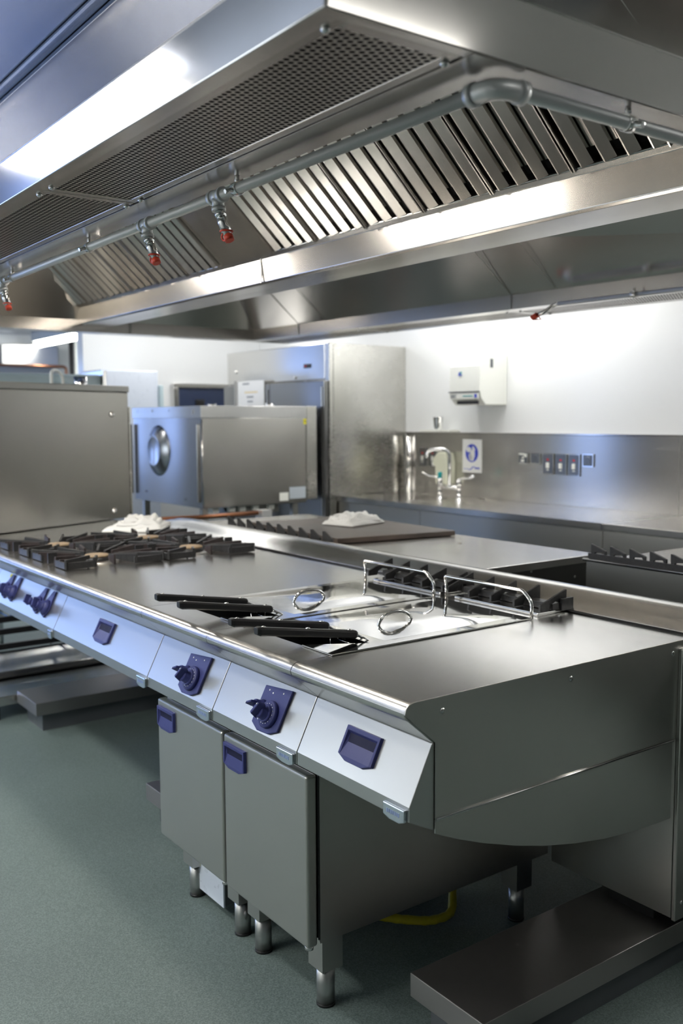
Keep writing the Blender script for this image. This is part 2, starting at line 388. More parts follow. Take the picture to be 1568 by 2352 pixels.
# ================================================================ EXTRACTION HOOD
HX0, HX1, HY0, HY1, HZ = -4.05, 0.36, -0.435, 2.36, 1.93
HZT = ZC
def build_hood():
    t = thing('extraction_hood', 'large stainless steel island extraction hood hanging over the cooking ranges', 'extractor hood', (-1.85, .965, HZ))
    # lamps recessed in the inclined lining of the near side, they shine on the range and the filters
    for xa, xb in ((-1.9, -1.1), (-3.6, -3.0)):
        c_, s_ = .47, .415; L_ = math.hypot(c_, s_); u = Vector((0, c_/L_, s_/L_)); n_ = Vector((0, s_/L_, -c_/L_)); o_ = Vector((0, -.092, HZ+.065))
        def bar(q0, q1, d0, d1, xa=xa, xb=xb):
            return MB().add([o_+u*q+n_*d+Vector((x, 0, 0)) for d in (d0, d1) for q in (q0, q1) for x in (xa, xb)], [(0, 2, 3, 1), (4, 5, 7, 6), (0, 1, 5, 4), (2, 6, 7, 3), (0, 4, 6, 2), (1, 3, 7, 5)])
        hl = bar(.19, .41, .001, .018).build('hood_lamp', M_WHITE, t, bevel=.003)
        bar(.205, .395, .0181, .026, xa+.02, xb-.02).build('lamp_glass', M_HLAMP, hl, bevel=.002)
    # outer lip (hollow band) and sloped canopy up to the ceiling
    th = .004
    m = MB()
    for z0, z1 in ((HZ, HZ+.092),):
        m.box(HX0, HX1, HY0, HY0+th, z0, z1); m.box(HX0, HX1, HY1-th, HY1, z0, z1)
        m.box(HX1-th, HX1, HY0+th, HY1-th, z0, z1); m.box(HX0, HX0+th, HY0+th, HY1-th, z0, z1)
    m.build('lip', M_LIP, t, bevel=.002)
    a = (HX0, HX1, HY0, HY1); s = .385; zt = HZT-.003
    lo = [(a[0], a[2], HZ+.092), (a[1], a[2], HZ+.092), (a[1], a[3], HZ+.092), (a[0], a[3], HZ+.092)]
    hi = [(a[0]+s, a[2]+s, zt), (a[1]-s, a[2]+s, zt), (a[1]-s, a[3]-s, zt), (a[0]+s, a[3]-s, zt)]
    m = MB(); m.add(lo+hi, [(0, 1, 5, 4), (1, 2, 6, 5), (2, 3, 7, 6), (3, 0, 4, 7)])
    o = m.build('canopy', M_HOOD, t); so = o.modifiers.new('solid', 'SOLIDIFY'); so.thickness = .004; so.offset = 0
    # folded trim where the canopy meets the ceiling
    m = MB()
    m.box(a[0]+s-.06, a[1]-s+.06, a[2]+s-.06, a[2]+s-.05, zt-.006, zt); m.box(a[0]+s-.02, a[1]-s+.02, a[2]+s-.012, a[2]+s-.002, zt-.01, zt)
    m.build('ceiling_trim', M_RAIL, t)
    # seams of the end canopy face
    m = MB()
    m.tube([(HX1-.02, .22, HZ+.118), (HX1-.365, .26, zt-.02)], .0022, 6); m.build('end_seam', M_CHROME, t)
    # underside flanges: outer ledge, strip by the opening (hipped at the corners)
    m = MB()
    m.box(HX0+th, HX1-th, HY0+th, -.400, HZ+.001, HZ+.005); m.box(HX0+th, HX1-th, 2.33, HY1-th, HZ+.001, HZ+.005)
    m.box(.336, HX1-th, -.3995, -.178, HZ+.001, HZ+.005)
    m.build('underside_ledge', M_HOOD, t, split=True)
    m = MB(); zi = HZ
    out = [(-3.995, -.177), (.300+.04, -.177), (.300+.04, 2.107), (-3.995, 2.107)]
    inn = [(-3.93, -.092), (.300, -.092), (.300, 2.022), (-3.93, 2.022)]
    out[0] = (HX0+th, -.177); out[3] = (HX0+th, 2.107); out[1] = (HX1-th, -.177); out[2] = (HX1-th, 2.107)
    vs = [(x, y, zi) for x, y in out+inn] + [(x, y, zi+.004) for x, y in out+inn] + [(x, y, zi+.065) for x, y in inn]
    fs = []
    for i in range(4):
        j = (i+1) % 4
        fs += [(i, j, j+4, i+4), (i+8, i+12, j+12, j+8), (i, i+8, j+8, j), (i+4, j+4, 16+j, 16+i)]
    m.add(vs, fs); m.build('inner_strip', M_HOOD, t)
    # inclined inner lining leaning up towards the filters
    zt2 = 2.41; k = .47
    m = MB(); lo = [(x, y, zi+.065) for x, y in inn]; hi = [(-3.93+.35, .38, zt2), (.30-.30, .38, zt2), (.30-.30, 1.55, zt2), (-3.93+.35, 1.55, zt2)]
    m.add(lo+hi, [(0, 1, 5, 4), (1, 2, 6, 5), (2, 3, 7, 6), (3, 0, 4, 7), (4, 5, 6, 7)])
    m.build('inner_lining', M_HOOD, t)
    m = MB()
    for x in (-1.80, -3.45):
        m.box(x-.0015, x+.0015, 2.0165, 2.0205, HZ+.002, HZ+.064)
        m.tube([(x, 2.019, HZ+.067), (x, 1.552, 2.405)], .0018, 6)
        m.tube([(x+.26, 2.019, HZ+.067), (x+.26, 1.552, 2.405)], .0012, 6)
    m.box(-3.927, -3.923, 1.19, 1.195, HZ+.002, HZ+.064)
    m.build('lining_seam', M_DARKSTEEL, t, split=True)
    # central trough between the two filter banks
    x0, x1 = -3.99, .30
    m = MB().prism([(.84, 2.062), (.866, 2.056), (.872, 1.968), (.880, 1.960), (1.052, 1.960), (1.060, 1.968), (1.066, 2.056), (1.092, 2.062)], 'x', x0, x1)
    m.build('grease_trough', M_HOOD, t, bevel=.002)
    MB().tube([(x0, .842, 2.066), (x1, .842, 2.066)], .004, 8).build('trough_edge', M_CHROME, t)
    MB().box(-1.925, -1.921, .862, .869, 1.966, 2.058).build('trough_joint', M_CHROME, t)
    # blank inclined panels at the ends, between the banks and all along the far bank
    def incl(xa, xb, off, name, far=False):
        def P(x, q, d):   # q along the slope, d outwards (down) from it
            c, s_ = math.cos(math.radians(43)), math.sin(math.radians(43))
            y = .84 - q*c - d*s_; z = 2.062 + q*s_ - d*c
            return (x, y if not far else 1.932-y, z)
        m = MB(); m.add([P(xa, 0, off), P(xb, 0, off), P(xb, .5, off), P(xa, .5, off), P(xa, 0, off-.01), P(xb, 0, off-.01), P(xb, .5, off-.01), P(xa, .5, off-.01)],
            [(0, 1, 2, 3), (7, 6, 5, 4), (0, 4, 5, 1), (1, 5, 6, 2), (2, 6, 7, 3), (3, 7, 4, 0)])
        return m.build(name, M_HOOD, t)
    incl(-.03, .30, 0, 'blank_panel'); incl(-1.925, -1.785, 0, 'blank_panel'); incl(-2.195, -1.9275, 0, 'blank_panel'); incl(-3.99, -3.955, 0, 'blank_panel')
    incl(x0, x1, 0, 'rear_filter_cover', True)
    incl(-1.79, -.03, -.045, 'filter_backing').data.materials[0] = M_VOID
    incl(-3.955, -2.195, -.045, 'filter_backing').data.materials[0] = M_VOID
    # perforated supply panels
    def perf(xa, xb, ya, yb):
        o = MB().box(xa+.02, xb-.02, ya+.018, yb-.018, HZ+.0035, HZ+.006).build('perforated_panel', M_PERF, t)
        m = MB()
        for q in ((xa, xb, ya, ya+.02), (xa, xb, yb-.02, yb), (xa, xa+.022, ya+.02, yb-.02), (xb-.022, xb, ya+.02, yb-.02)):
            m.box(*q, HZ+.002, HZ+.007)
        m.build('panel_frame', M_FILTER, o, bevel=.0015)
        m = MB()
        for x in (xa+.045, xb-.03):
            for y in (ya+.006, yb-.006):
                m.lathe((x, y, HZ+.002), (0, 0, -1), [(.007, 0), (.007, .003), (.004, .007), (.001, .008)], 12)
        m.build('thumb_screw', M_CHROME, o, split=True)
    for ya, yb in ((-.400, -.180), (2.11, 2.33)):
        for xa, xb in ((-.775, .334), (-1.875, -.78), (-2.975, -1.88), (-4.04, -2.98)):
            perf(xa, xb, ya, yb)
    return t
hood = build_hood()

def build_filters():
    """one baffle filter cassette, 0.29 m wide, built in local coordinates, then copied"""
    first = None
    ang = math.radians(43); W = .286; H = .50
    for bank, (xs, where) in enumerate((([-.035-i*.2925 for i in range(6)], 'right bank'), ([-2.20-i*.2925 for i in range(6)], 'left bank'))):
        for i, xr in enumerate(xs):
            ordn = ('first', 'second', 'third', 'fourth', 'fifth', 'leftmost')[i] if i else 'rightmost'
            lab = 'stainless baffle grease filter, %s of the six in the hood\'s %s' % (ordn, where) if i in (0, 5) else \
                  'stainless baffle grease filter, %s from the right in the hood\'s %s' % (ordn, where)
            loc = (xr, .84, 2.062)
            if first is None:
                t = thing('baffle_filter', lab, 'grease filter', loc, 'baffle grease filters slotted into the hood', local=True)
                c, s_ = math.cos(ang), math.sin(ang)
                def P(x, q, d): return Vector((-x, -q*c - d*s_, q*s_ - d*c))
                m = MB()
                def bx(xa, xb, qa, qb, da, db):
                    vs = [P(x, q, d) for d in (da, db) for q in (qa, qb) for x in (xa, xb)]
                    m.add(vs, [(0, 2, 3, 1), (4, 5, 7, 6), (0, 1, 5, 4), (2, 6, 7, 3), (0, 4, 6, 2), (1, 3, 7, 5)])
                bx(0, .004, 0, H, -.035, .012); bx(W-.004, W, 0, H, -.035, .012); bx(0, W, H-.02, H, -.035, .010); bx(0, W, 0, .004, -.04, -.012)
                m.build('frame', M_FILTER, t)
                n = 4; pitch = W/n
                for k in range(n):
                    x0 = k*pitch + .011; wd = pitch*.66
                    m = MB()
                    # U channel: outer face towards the cook, two folded sides, cut ends
                    sec = [(0, -.010), (0, .001), (.62, .0125), (.70, .0125), (1, -.002), (1, -.012), (.975, -.012), (.97, -.003), (.69, .011), (.62, .011), (.03, 0), (.03, -.010)]
                    vs = [P(x0+u*wd, q, d_) for q in (.008, H-.02) for u, d_ in sec]; n_ = len(sec)
                    m.add(vs, [(i_, (i_+1) % n_, n_+(i_+1) % n_, n_+i_) for i_ in range(n_)]+[tuple(range(n_)), tuple(range(n_, 2*n_))])
                    m.build('baffle', M_FILTER, t)
                    m = MB(); bx(x0-.0245, x0+.004, .045, H-.02, -.0155, -.014)
                    if k: m.build('inner_baffle', M_FILTER, t)
                del t['_local']; first = t
            else:
                copy_tree(first, None, loc, lab)
build_filters()

def build_pipe():
    t = thing('hose_drop_pipe', 'galvanised pipe clipped under the inner edge of the hood with capped hose nozzles', 'pipe', (.33, -.11, 1.9))
    z = 1.905; y = -.112; xe = .335
    MB().tube([(-4.0, y, z), (xe-.035, y, z)], .0112, 16).build('pipe_run', M_GALV, t)
    MB().tube([(xe, y+.035, z), (xe, 2.0, z)], .0112, 16).build('pipe_run', M_GALV, t)
    el = fillet([(xe-.045, y, z), (xe, y, z), (xe, y+.045, z)], .035, 8)
    m = MB().tube(el, .0155, 18); m.cyl((xe-.055, y, z), (xe-.043, y, z), .018); m.cyl((xe, y+.043, z), (xe, y+.055, z), .018)
    m.build('elbow', M_GALV, t)
    def clip(p, along):
        m = MB(); p = Vector(p); A = Vector(along)
        m.tube([p-A*.010, p+A*.010], .0145, 16)
        m.tube([p+Vector((0, 0, .012)), p+Vector((0, 0, .024))], .006, 10)
        side = Vector((-A.y, A.x, 0))
        m.tube([p-side*.012+Vector((0, 0, -.004)), p-side*.03+Vector((0, 0, -.010))], .0055, 10)
        m.tube([p+side*.012+Vector((0, 0, .006)), p+side*.03+Vector((0, 0, .004))], .0055, 10)
        m.build('pipe_clip', M_CHROME, t, bevel=.001)
    for x in (-.415, -1.235, -1.92, -2.9): clip((x, y, z), (1, 0, 0))
    clip((xe, .19, z), (0, 1, 0)); clip((xe, 1.2, z), (0, 1, 0))
    for x in (-.50, -.86, -2.03):
        m = MB()
        m.cyl((x-.026, y, z), (x-.016, y, z), .0165); m.cyl((x+.016, y, z), (x+.026, y, z), .0165); m.cyl((x-.02, y, z), (x+.02, y, z), .0142)
        m.cyl((x, y, z), (x+.003, y, z-.026), .013); m.cyl((x+.003, y, z-.024), (x+.004, y, z-.032), .0155, seg=16)
        m.build('pipe_tee', M_GALV, t)
        d = Vector((.48, .10, -1)).normalized(); p0 = Vector((x+.003, y, z-.028))
        m = MB()
        m.lathe(p0, d, [(.010, 0), (.010, .008), (.0125, .009), (.0125, .017), (.009, .018), (.009, .024), (.012, .025), (.012, .034), (.0115, .035), (.0115, .054), (.0085, .055), (.0085, .070)], 12)
        nz = m.build('nozzle', M_CHROME, t, label='chrome hose nozzle')
        m = MB().lathe(p0, d, [(.0105, .066), (.0105, .078), (.008, .0785)], 16)
        p1 = p0+d*.055
        ring = [p1 + Vector((math.cos(a)*.013, math.sin(a)*.013, 0)) for a in [2*PI*k/14 for k in range(15)]]
        m.tube(ring, .0022, 6)
        lp = fillet([p1+Vector((-.011, 0, 0)), p1+Vector((-.026, 0, -.006)), p0+d*.073+Vector((-.024, 0, -.004)), p0+d*.073+Vector((-.008, 0, 0))], .012, 4)
        m.tube(lp, .0022, 6); m.build('dust_cap', M_RED, nz, label='red rubber dust cap on its strap')
build_pipe()
def far_pipe():
    global FARPIPE
    z = 1.925; y = 1.99
    t = FARPIPE = thing('hose_drop_pipe', 'thin pipe with one red capped nozzle along the far side of the hood', 'pipe', (-1.0, y, z))
    MB().tube([(-1.50, y, z), (xe_ := .30, y, z)], .010, 12).build('pipe_run', M_GALV, t)
    m = MB()
    for x in (-1.12, -.5): m.tube([(x-.012, y, z), (x+.012, y, z)], .014, 12); m.cyl((x, y, z), (x, y, z+.03), .005)
    m.build('pipe_clip', M_CHROME, t, split=True)
    m = MB().tube(fillet([(-1.48, y, z), (-1.52, y, z), (-1.55, y-.02, z-.03), (-1.59, y-.03, z-.045)], .015, 3), .009, 12)
    nz = m.build('nozzle', M_CHROME, t)
    m = MB().tube([(-1.585, y-.03, z-.042), (-1.61, y-.035, z-.055)], .012, 12)
    m.tube([(-1.59, y-.03, z-.04), (-1.56, y-.035, z-.065), (-1.60, y-.035, z-.062)], .004, 6)
    m.build('dust_cap', M_RED, nz)
far_pipe()
# the far long side of the hood runs slightly out of square
def skew(root):
    for o in root.children_recursive:
        if o.type != 'MESH': continue
        for v in o.data.vertices:
            x, y = v.co.x+root.location.x, v.co.y+root.location.y
            if y > 1.3: v.co.y += .055*(x+4.05)*min(1, (y-1.3)/.7)
skew(hood); skew(FARPIPE)

# ================================================================ FRONT RANGE MODULES
TZ = .88
NOSE = [(.025, TZ)] + [(.020+.026*math.cos(math.radians(a)) - .0, .856+.024*math.sin(math.radians(a))) for a in (110, 130, 150, 170, 190, 210)] 
def top_profile(yb=.86, thick=.03):
    """worktop slab with rolled front edge"""
    return [(yb, TZ), (.022, TZ), (.010, TZ-.002), (.001, TZ-.009), (-.003, TZ-.018), (0, TZ-.028), (.006, TZ-.034), (.020, TZ-.036), (.022, TZ-thick), (yb, TZ-thick)]
def worktop(x0, x1, t, g=.0012, yb=.93, mat=M_TOP):
    o = MB().prism(top_profile(yb), 'x', x0+g, x1-g).build('worktop', mat, t)
    for p in o.data.polygons:
        if abs(p.normal.x) < .5: p.use_smooth = True
    try: o.data.set_sharp_from_angle(angle=math.radians(35))
    except Exception: pass
    return o
def underrail(x0, x1, t, g=.0012):
    MB().prism([(.007, .846), (.02, .846), (.085, .800), (.073, .789)], 'x', x0+g, x1-g).build('drip_channel', M_FASCIA, t)
FP = [(.070, .789), (.012, .672), (.012, .642), (.072, .612), (.10, .612), (.10, .789)]
def fascia(x0, x1, t, g=.0015, mat=M_FASCIA):
    return MB().prism(FP, 'x', x0+g, x1-g).build('fascia', mat, t, bevel=.0012)
def fpt(x, q, out=0):
    """point on the inclined fascia: q 0 bottom .. 1 top, out = distance outwards"""
    a = Vector((0, .012, .672)); b = Vector((0, .070, .789)); d = (b-a).normalized(); n = Vector((0, -d.z, d.y))
    return Vector((x, 0, 0)) + a.lerp(b, q) + n*out
FN = Vector((0, -(.789-.672), .058)).normalized()
FD = Vector((0, .058, .117)).normalized()
def fslab(m, poly, o0, o1):
    """poly: list of (x, q metres up the fascia) ; slab from o0 to o1 outwards"""
    n = len(poly); A = Vector((0, .012, .672))
    vs = [Vector((x, 0, 0))+A+FD*q+FN*o0 for x, q in poly]+[Vector((x, 0, 0))+A+FD*q+FN*o1 for x, q in poly]
    m.add(vs, [tuple(range(n)), tuple(range(n, 2*n))]+[(i, (i+1) % n, n+(i+1) % n, n+i) for i in range(n)])
    return m
def badge(x0, x1, t):
    prof = [(x0, .665), (x1, .665), (x1, .640), (x0+(x1-x0)*.75, .634), (x0+(x1-x0)*.3, .634), (x0, .640)]
    m = MB().prism(prof, 'y', .0045, .012)
    o = m.build('badge', M_BADGE, t, bevel=.002, label='small satin metal badge')
    m = MB()
    w_ = (x1-x0)
    for k in range(7): m.box(x0+w_*(.18+.09*k), x0+w_*(.24+.09*k), .0040, .00449, .647+.001*(k % 2), .655)
    m.build('badge_lettering', M_BADGEINK, o)
M_BADGEINK = plain('faint_blue_lettering', (.25, .33, .55), .4)
def pocket_pull(parent, org, U, V, Nn, w, h, depth=.018, name='handle'):
    """navy frame standing 8 mm proud so the pocket is real depth in front of the sheet"""
    P = lambda u, v, n: org + U*u + V*v + Nn*n
    T = .0075
    o8 = [(-w/2, h/2), (w/2, h/2), (w/2, -h*.36), (w*.25, -h*.50), (-w*.25, -h*.50), (-w/2, -h*.36)]
    i6 = [(-w*.43, h*.36), (w*.43, h*.36), (w*.43, -h*.32), (w*.25, -h*.36), (-w*.25, -h*.36), (-w*.43, -h*.32)]
    j6 = [(-w*.40, h*.30), (w*.40, h*.30), (w*.38, h*.04), (w*.25, h*.04), (-w*.25, h*.04), (-w*.38, h*.04)]
    o9 = [(u*1.0, v) for u, v in o8]
    vs = [P(u, v, 0) for u, v in o9]+[P(u*.97, v*.97, T) for u, v in o8]+[P(u, v, T) for u, v in i6]+[P(u, v, .0012) for u, v in j6]
    fs = []
    for i in range(6):
        j = (i+1) % 6
        fs += [(i, j, 6+j, 6+i), (6+i, 6+j, 12+j, 12+i), (12+i, 12+j, 18+j, 18+i)]
    fr = MB().add(vs, fs).build(name, M_NAVY, parent, bevel=.0008, label='navy blue recessed handle')
    MB().add(vs[18:24]+[v-Nn*.001 for v in vs[18:24]], [tuple(range(6)), tuple(range(6, 12))]+[(i, (i+1) % 6, 6+(i+1) % 6, 6+i) for i in range(6)]).build('recess_shade', M_NAVYD, fr)  # darker slab paints the shade of a deeper pocket
    return fr
def knob(parent, c, Nn, ang, r=.022, big=True, name='knob'):
    Nn = Nn.normalized(); c = Vector(c)
    m = MB(); m.lathe(c, Nn, [(r*1.0, 0), (r*1.0, .004), (r*.92, .007), (r*.74, .009), (r*.70, .022), (r*.62, .025)], 28)
    o = m.build(name, M_NAVY, parent)
    e1 = Vector((1, 0, 0)); e2 = Nn.cross(e1).normalized()
    d = e1*math.cos(ang)+e2*math.sin(ang); q = Nn.cross(d)
    m = MB(); l = r*1.05; hw = r*.26
    base = [c+Nn*.020+d*(s1*l)+q*(s2*hw) for s1, s2 in ((-.85, -1), (1, -1), (1, 1), (-.85, 1))]
    topv = [c+Nn*.042+d*(s1*l)+q*(s2*hw*.7) for s1, s2 in ((-.5, -1), (.9, -1), (.9, 1), (-.5, 1))]
    m.add(base+topv, [(0, 1, 2, 3), (4, 5, 6, 7), (0, 1, 5, 4), (1, 2, 6, 5), (2, 3, 7, 6), (3, 0, 4, 7)])
    m.build('grip', M_NAVY, o, bevel=.002)
    mk = c+Nn*.0425+d*(l*.72)
    MB().lathe(mk, Nn, [(.0018, 0), (.0018, .0006)], 8).build('pointer_mark', M_WHITE, o)
    return o
def fryer_controls(x, t):
    """navy back plate on the fascia with a big dial and a small switch"""
    m = MB(); w_, h_ = .118, .118
    A = [(x-w_*.48, .018), (x-w_*.46, .112), (x+w_*.5, .122), (x+w_*.48, .020), (x+w_*.2, .006), (x-w_*.2, .004)]
    fslab(m, A, 0, .007); pl = m.build('control_plate', M_NAVY, t, bevel=.002, label='navy blue control plate')
    O = Vector((0, .012, .672))
    cd = Vector((x+.006, 0, 0))+O+FD*.050+FN*.007
    m = MB().lathe(cd, FN, [(.034, 0), (.034, .008), (.031, .011), (.022, .012), (.021, .018)], 32); dial = m.build('dial', M_NAVY, pl)
    e1 = Vector((1, 0, 0)); e2 = FN.cross(e1)
    m = MB()
    for k in range(13):
        a = math.radians(-150+k*22); p = cd+FN*.0112+(e1*math.cos(a)+e2*math.sin(a))*.0245
        m.lathe(p, FN, [(.0013, 0), (.0013, .0006)], 6)
    m.build('dial_marks', M_WHITE, dial)
    knob(pl, cd+FN*.010, FN, math.radians(60), .022)
    cs = Vector((x-.036, 0, 0))+O+FD*.062+FN*.007
    knob(pl, cs, FN, math.radians(205), .016)
    m = MB()
    for dx, q in ((-.030, .104), (-.012, .100), (.030, .108), (-.034, .030)):
        m.lathe(Vector((x+dx, 0, 0))+O+FD*q+FN*.007, FN, [(.0022, 0), (.0022, .0006)], 8)
    m.build('plate_marks', M_WHITE, pl)
def leg(x, y, t, ztop=.195):
    m = MB().box(x-.030, x+.030, y-.030, y+.030, .100, ztop)
    m.prism([(x-.030, y-.030), (x+.030, y-.030), (x+.030, y+.030), (x-.030, y+.030)], 'z', .10, .1001)
    o = m.build('leg', M_DOOR, t, bevel=.002)
    MB().cyl((x, y, .006), (x, y, .102), .0225, seg=28).build('adjustable_foot', M_FASCIA, o)
    MB().cyl((x, y, 0), (x, y, .007), .0235, seg=24).build('foot_pad', M_BLACK, o)

# ---- end neutral module
def end_module():
    x0, x1 = -.4, 0
    t = thing('neutral_worktop_unit', 'plain stainless worktop unit at the near end of the range, blue handle on its front', 'cooking range unit', (-.2, .45, .435))
    worktop(x0, x1-.003, t); underrail(x0, x1-.003, t)
    fascia(x0, x1-.003, t)
    c = fpt(-.198, .5); pocket_pull(t, c, Vector((1, 0, 0)), FD, FN, .118, .075)
    badge(-.078, -.012, t)
    # end panel with curved apron
    up = [(-.0035, .861), (.0, .872), (.006, .878), (.022, TZ+.0015), (.93, TZ+.0015), (.93, .636), (.076, .636), (.076, .79)]
    MB().prism(up, 'x', -.003, 0).build('end_panel', M_PANEL, t, bevel=.0006, label='dark flat end panel')
    lowc = [(.076, .633), (.076, .605), (.13, .580), (.20, .552), (.30, .518), (.40, .490), (.50, .468), (.60, .451), (.70, .441), (.80, .436), (.855, .435), (.855, .633)]
    MB().prism(lowc, 'x', -.003, 0).build('curved_apron', M_PANEL, t, bevel=.0006)
    m = MB(); m.tube([(.0022, .076, .6345), (.0022, .855, .6345)], .0030, 8); m.build('apron_edge', M_RAIL, t)
    m = MB()
    for y, z in ((.093, .852), (.473, .853), (.846, .853)): m.lathe((0, y, z), (1, 0, 0), [(.0065, 0), (.0060, .0012), (.002, .002)], 14)
    m.build('screw', M_CHROME, t, split=True)
    # inner body box
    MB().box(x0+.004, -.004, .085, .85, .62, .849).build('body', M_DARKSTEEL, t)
end_module()

def lid(x1, t):
    """dished lid with a cut-out at its front left where the basket handles come out"""
    x0 = x1-.385; a = x1-.110; y0 = .106; y1 = .775; b = x1-.36
    prof = [(x1, y0), (x1, y1), (x0, y1), (x0, .255), (b, .25), (x1-.03, .238), (a, y0)]
    prof = [(x1, y0), (x1, y1), (x0, y1), (x0, .255), (x1-.04, .245), (a-.015, y0)]
    m = MB().prism(prof, 'z', TZ+.001, TZ+.0045)
    t = m.build('lid', M_LID, t, bevel=.001, label='polished lid with a notch for the basket handles')
    # raised dished centre
    ix0, ix1, iy0, iy1 = x0+.03, x1-.035, .29, .745
    n = 10; vs = []; fs = []
    for j in range(n+1):
        for i in range(n+1):
            u, v = i/n, j/n; h = min(1, 3*min(u, 1-u, v, 1-v)); h = h*h*(3-2*h)
            vs.append((ix0+(ix1-ix0)*u, iy0+(iy1-iy0)*v, TZ+.0046+.006*h))
    for j in range(n):
        for i in range(n): fs.append((j*(n+1)+i, j*(n+1)+i+1, (j+1)*(n+1)+i+1, (j+1)*(n+1)+i))
    m = MB(); m.add(vs, fs, True); m.build('raised_centre', M_LID, t)
    xc = x1-.165
    p = [(xc, .43-.056*math.cos(math.radians(a_)), TZ+.006+.034*math.sin(math.radians(a_))) for a_ in range(-8, 189, 14)]
    MB().tube(p, .0046, 12).build('lid_handle', M_CHROME, t, label='arched steel handle')

# ---- fryer modules
def fryer(x1, tl, first):
    x0 = x1-.4
    t = thing('deep_fryer', tl, 'deep fryer', (x1-.2, .45, 0), 'deep fryers in the range')
    # worktop with a well: four slabs round the opening
    wx0, wx1, wy0, wy1 = x0+.045, x1-.035, .112, .72
    fr = MB().prism(top_profile(wy0), 'x', x0+.0012, x1-.0012)
    fr.box(x0+.0012, wx0, wy0, .93, TZ-.03, TZ); fr.box(wx1, x1-.0012, wy0, .93, TZ-.03, TZ); fr.box(wx0, wx1, wy1, .93, TZ-.03, TZ)
    o = fr.build('worktop', M_TOP, t)
    for p in o.data.polygons:
        if abs(p.normal.x) < .5 and p.normal.z < .999: p.use_smooth = True
    try: o.data.set_sharp_from_angle(angle=math.radians(35))
    except Exception: pass
    m = MB(); d = .60
    m.box(wx0, wx0+.003, wy0, wy1, d, TZ-.002); m.box(wx1-.003, wx1, wy0, wy1, d, TZ-.002); m.box(wx0, wx1, wy0, wy0+.003, d, TZ-.002); m.box(wx0, wx1, wy1-.003, wy1, d, TZ-.002); m.box(wx0, wx1, wy0, wy1, d-.003, d)
    m.build('oil_well', M_VOID, t)
    underrail(x0, x1, t); fascia(x0, x1, t)
    fryer_controls(x1-.147, t)
    badge(x1-.077, x1-.008, t)
    # cabinet
    m = MB()
    m.box(x1-.006, x1-.002, .075, .865, .19, .849); m.box(x0+.002, x0+.006, .075, .865, .19, .849); m.box(x0+.006, x1-.006, .861, .865, .19, .849)
    m.box(x0+.006, x1-.006, .08, .861, .19, .194)
    m.box(x0+.006, x1-.006, .075, .090, .56, .849)
    m.build('cabinet', M_PANEL, t)
    dr = MB().box(x0+.006, x1-.004, .040, .070, .185, .604).build('door', M_DOOR, t, bevel=.007, seg=4)
    MB().box(x1-.0055, x1-.0025, .0705, .0745, .20, .60).build('door_gasket', M_BLACK, dr)
    MB().cyl((x1-.02, .055, .176), (x1-.02, .055, .186), .011, seg=14).build('hinge_pin', M_CHROME, dr, split=True)
    pocket_pull(dr, Vector((x0+.069, .040, .553)), Vector((1, 0, 0)), Vector((0, 0, 1)), Vector((0, -1, 0)), .108, .066)
    for fx in (x1-.049, x0+.06 if first else x0+.08):
        for fy in (.122, .788): leg(fx, fy, t)
    # basket rest rail at the back
    ra, rb = x1-.347, x1+.003-.004
    pts = fillet([(ra, .785, TZ), (ra, .785, .935), (ra+.004, .772, .955), (rb-.03, .778, .955), (rb-.002, .785, .925), (rb-.002, .785, TZ)], .014, 5)
    MB().tube(pts, .0048, 12).build('basket_rail', M_CHROME, t)
    # flue: raised collar and cast black fin grate
    m = MB().box(x0+.055, x1+.012-.02, .815, .93, TZ, TZ+.010)
    m.build('flue_collar', M_RAIL, t, bevel=.003)
    m = MB()
    m.box(x0+.04, x1+.010-.012, .868, .905, TZ+.012, TZ+.030)
    for k in range(5):
        x = x1-.385+.092*k+ (0 if k < 4 else .006)
        m.prism([(.825, TZ+.012), (.825, TZ+.030), (.928, TZ+.064), (.932, TZ+.064), (.932, TZ+.016), (.912, TZ+.016), (.905, TZ+.030), (.885, TZ+.034), (.868, TZ+.026), (.862, TZ+.012)], 'x', x-.004, x+.004)
    m.box(x1-.004, x1+.004-.001, .90, .95, TZ+.008, TZ+.042)
    m.build('flue_grate', M_IRON, t, bevel=.0012, label='black cast iron flue grate')
    lid(x1+(.008 if first else .005), t)
    return t
fryer(-.4, 'deep fryer with a blue dial, right one, beside the near end worktop unit', True)
fryer(-.8, 'deep fryer with a blue dial, left one, a white box under its cabinet', False)

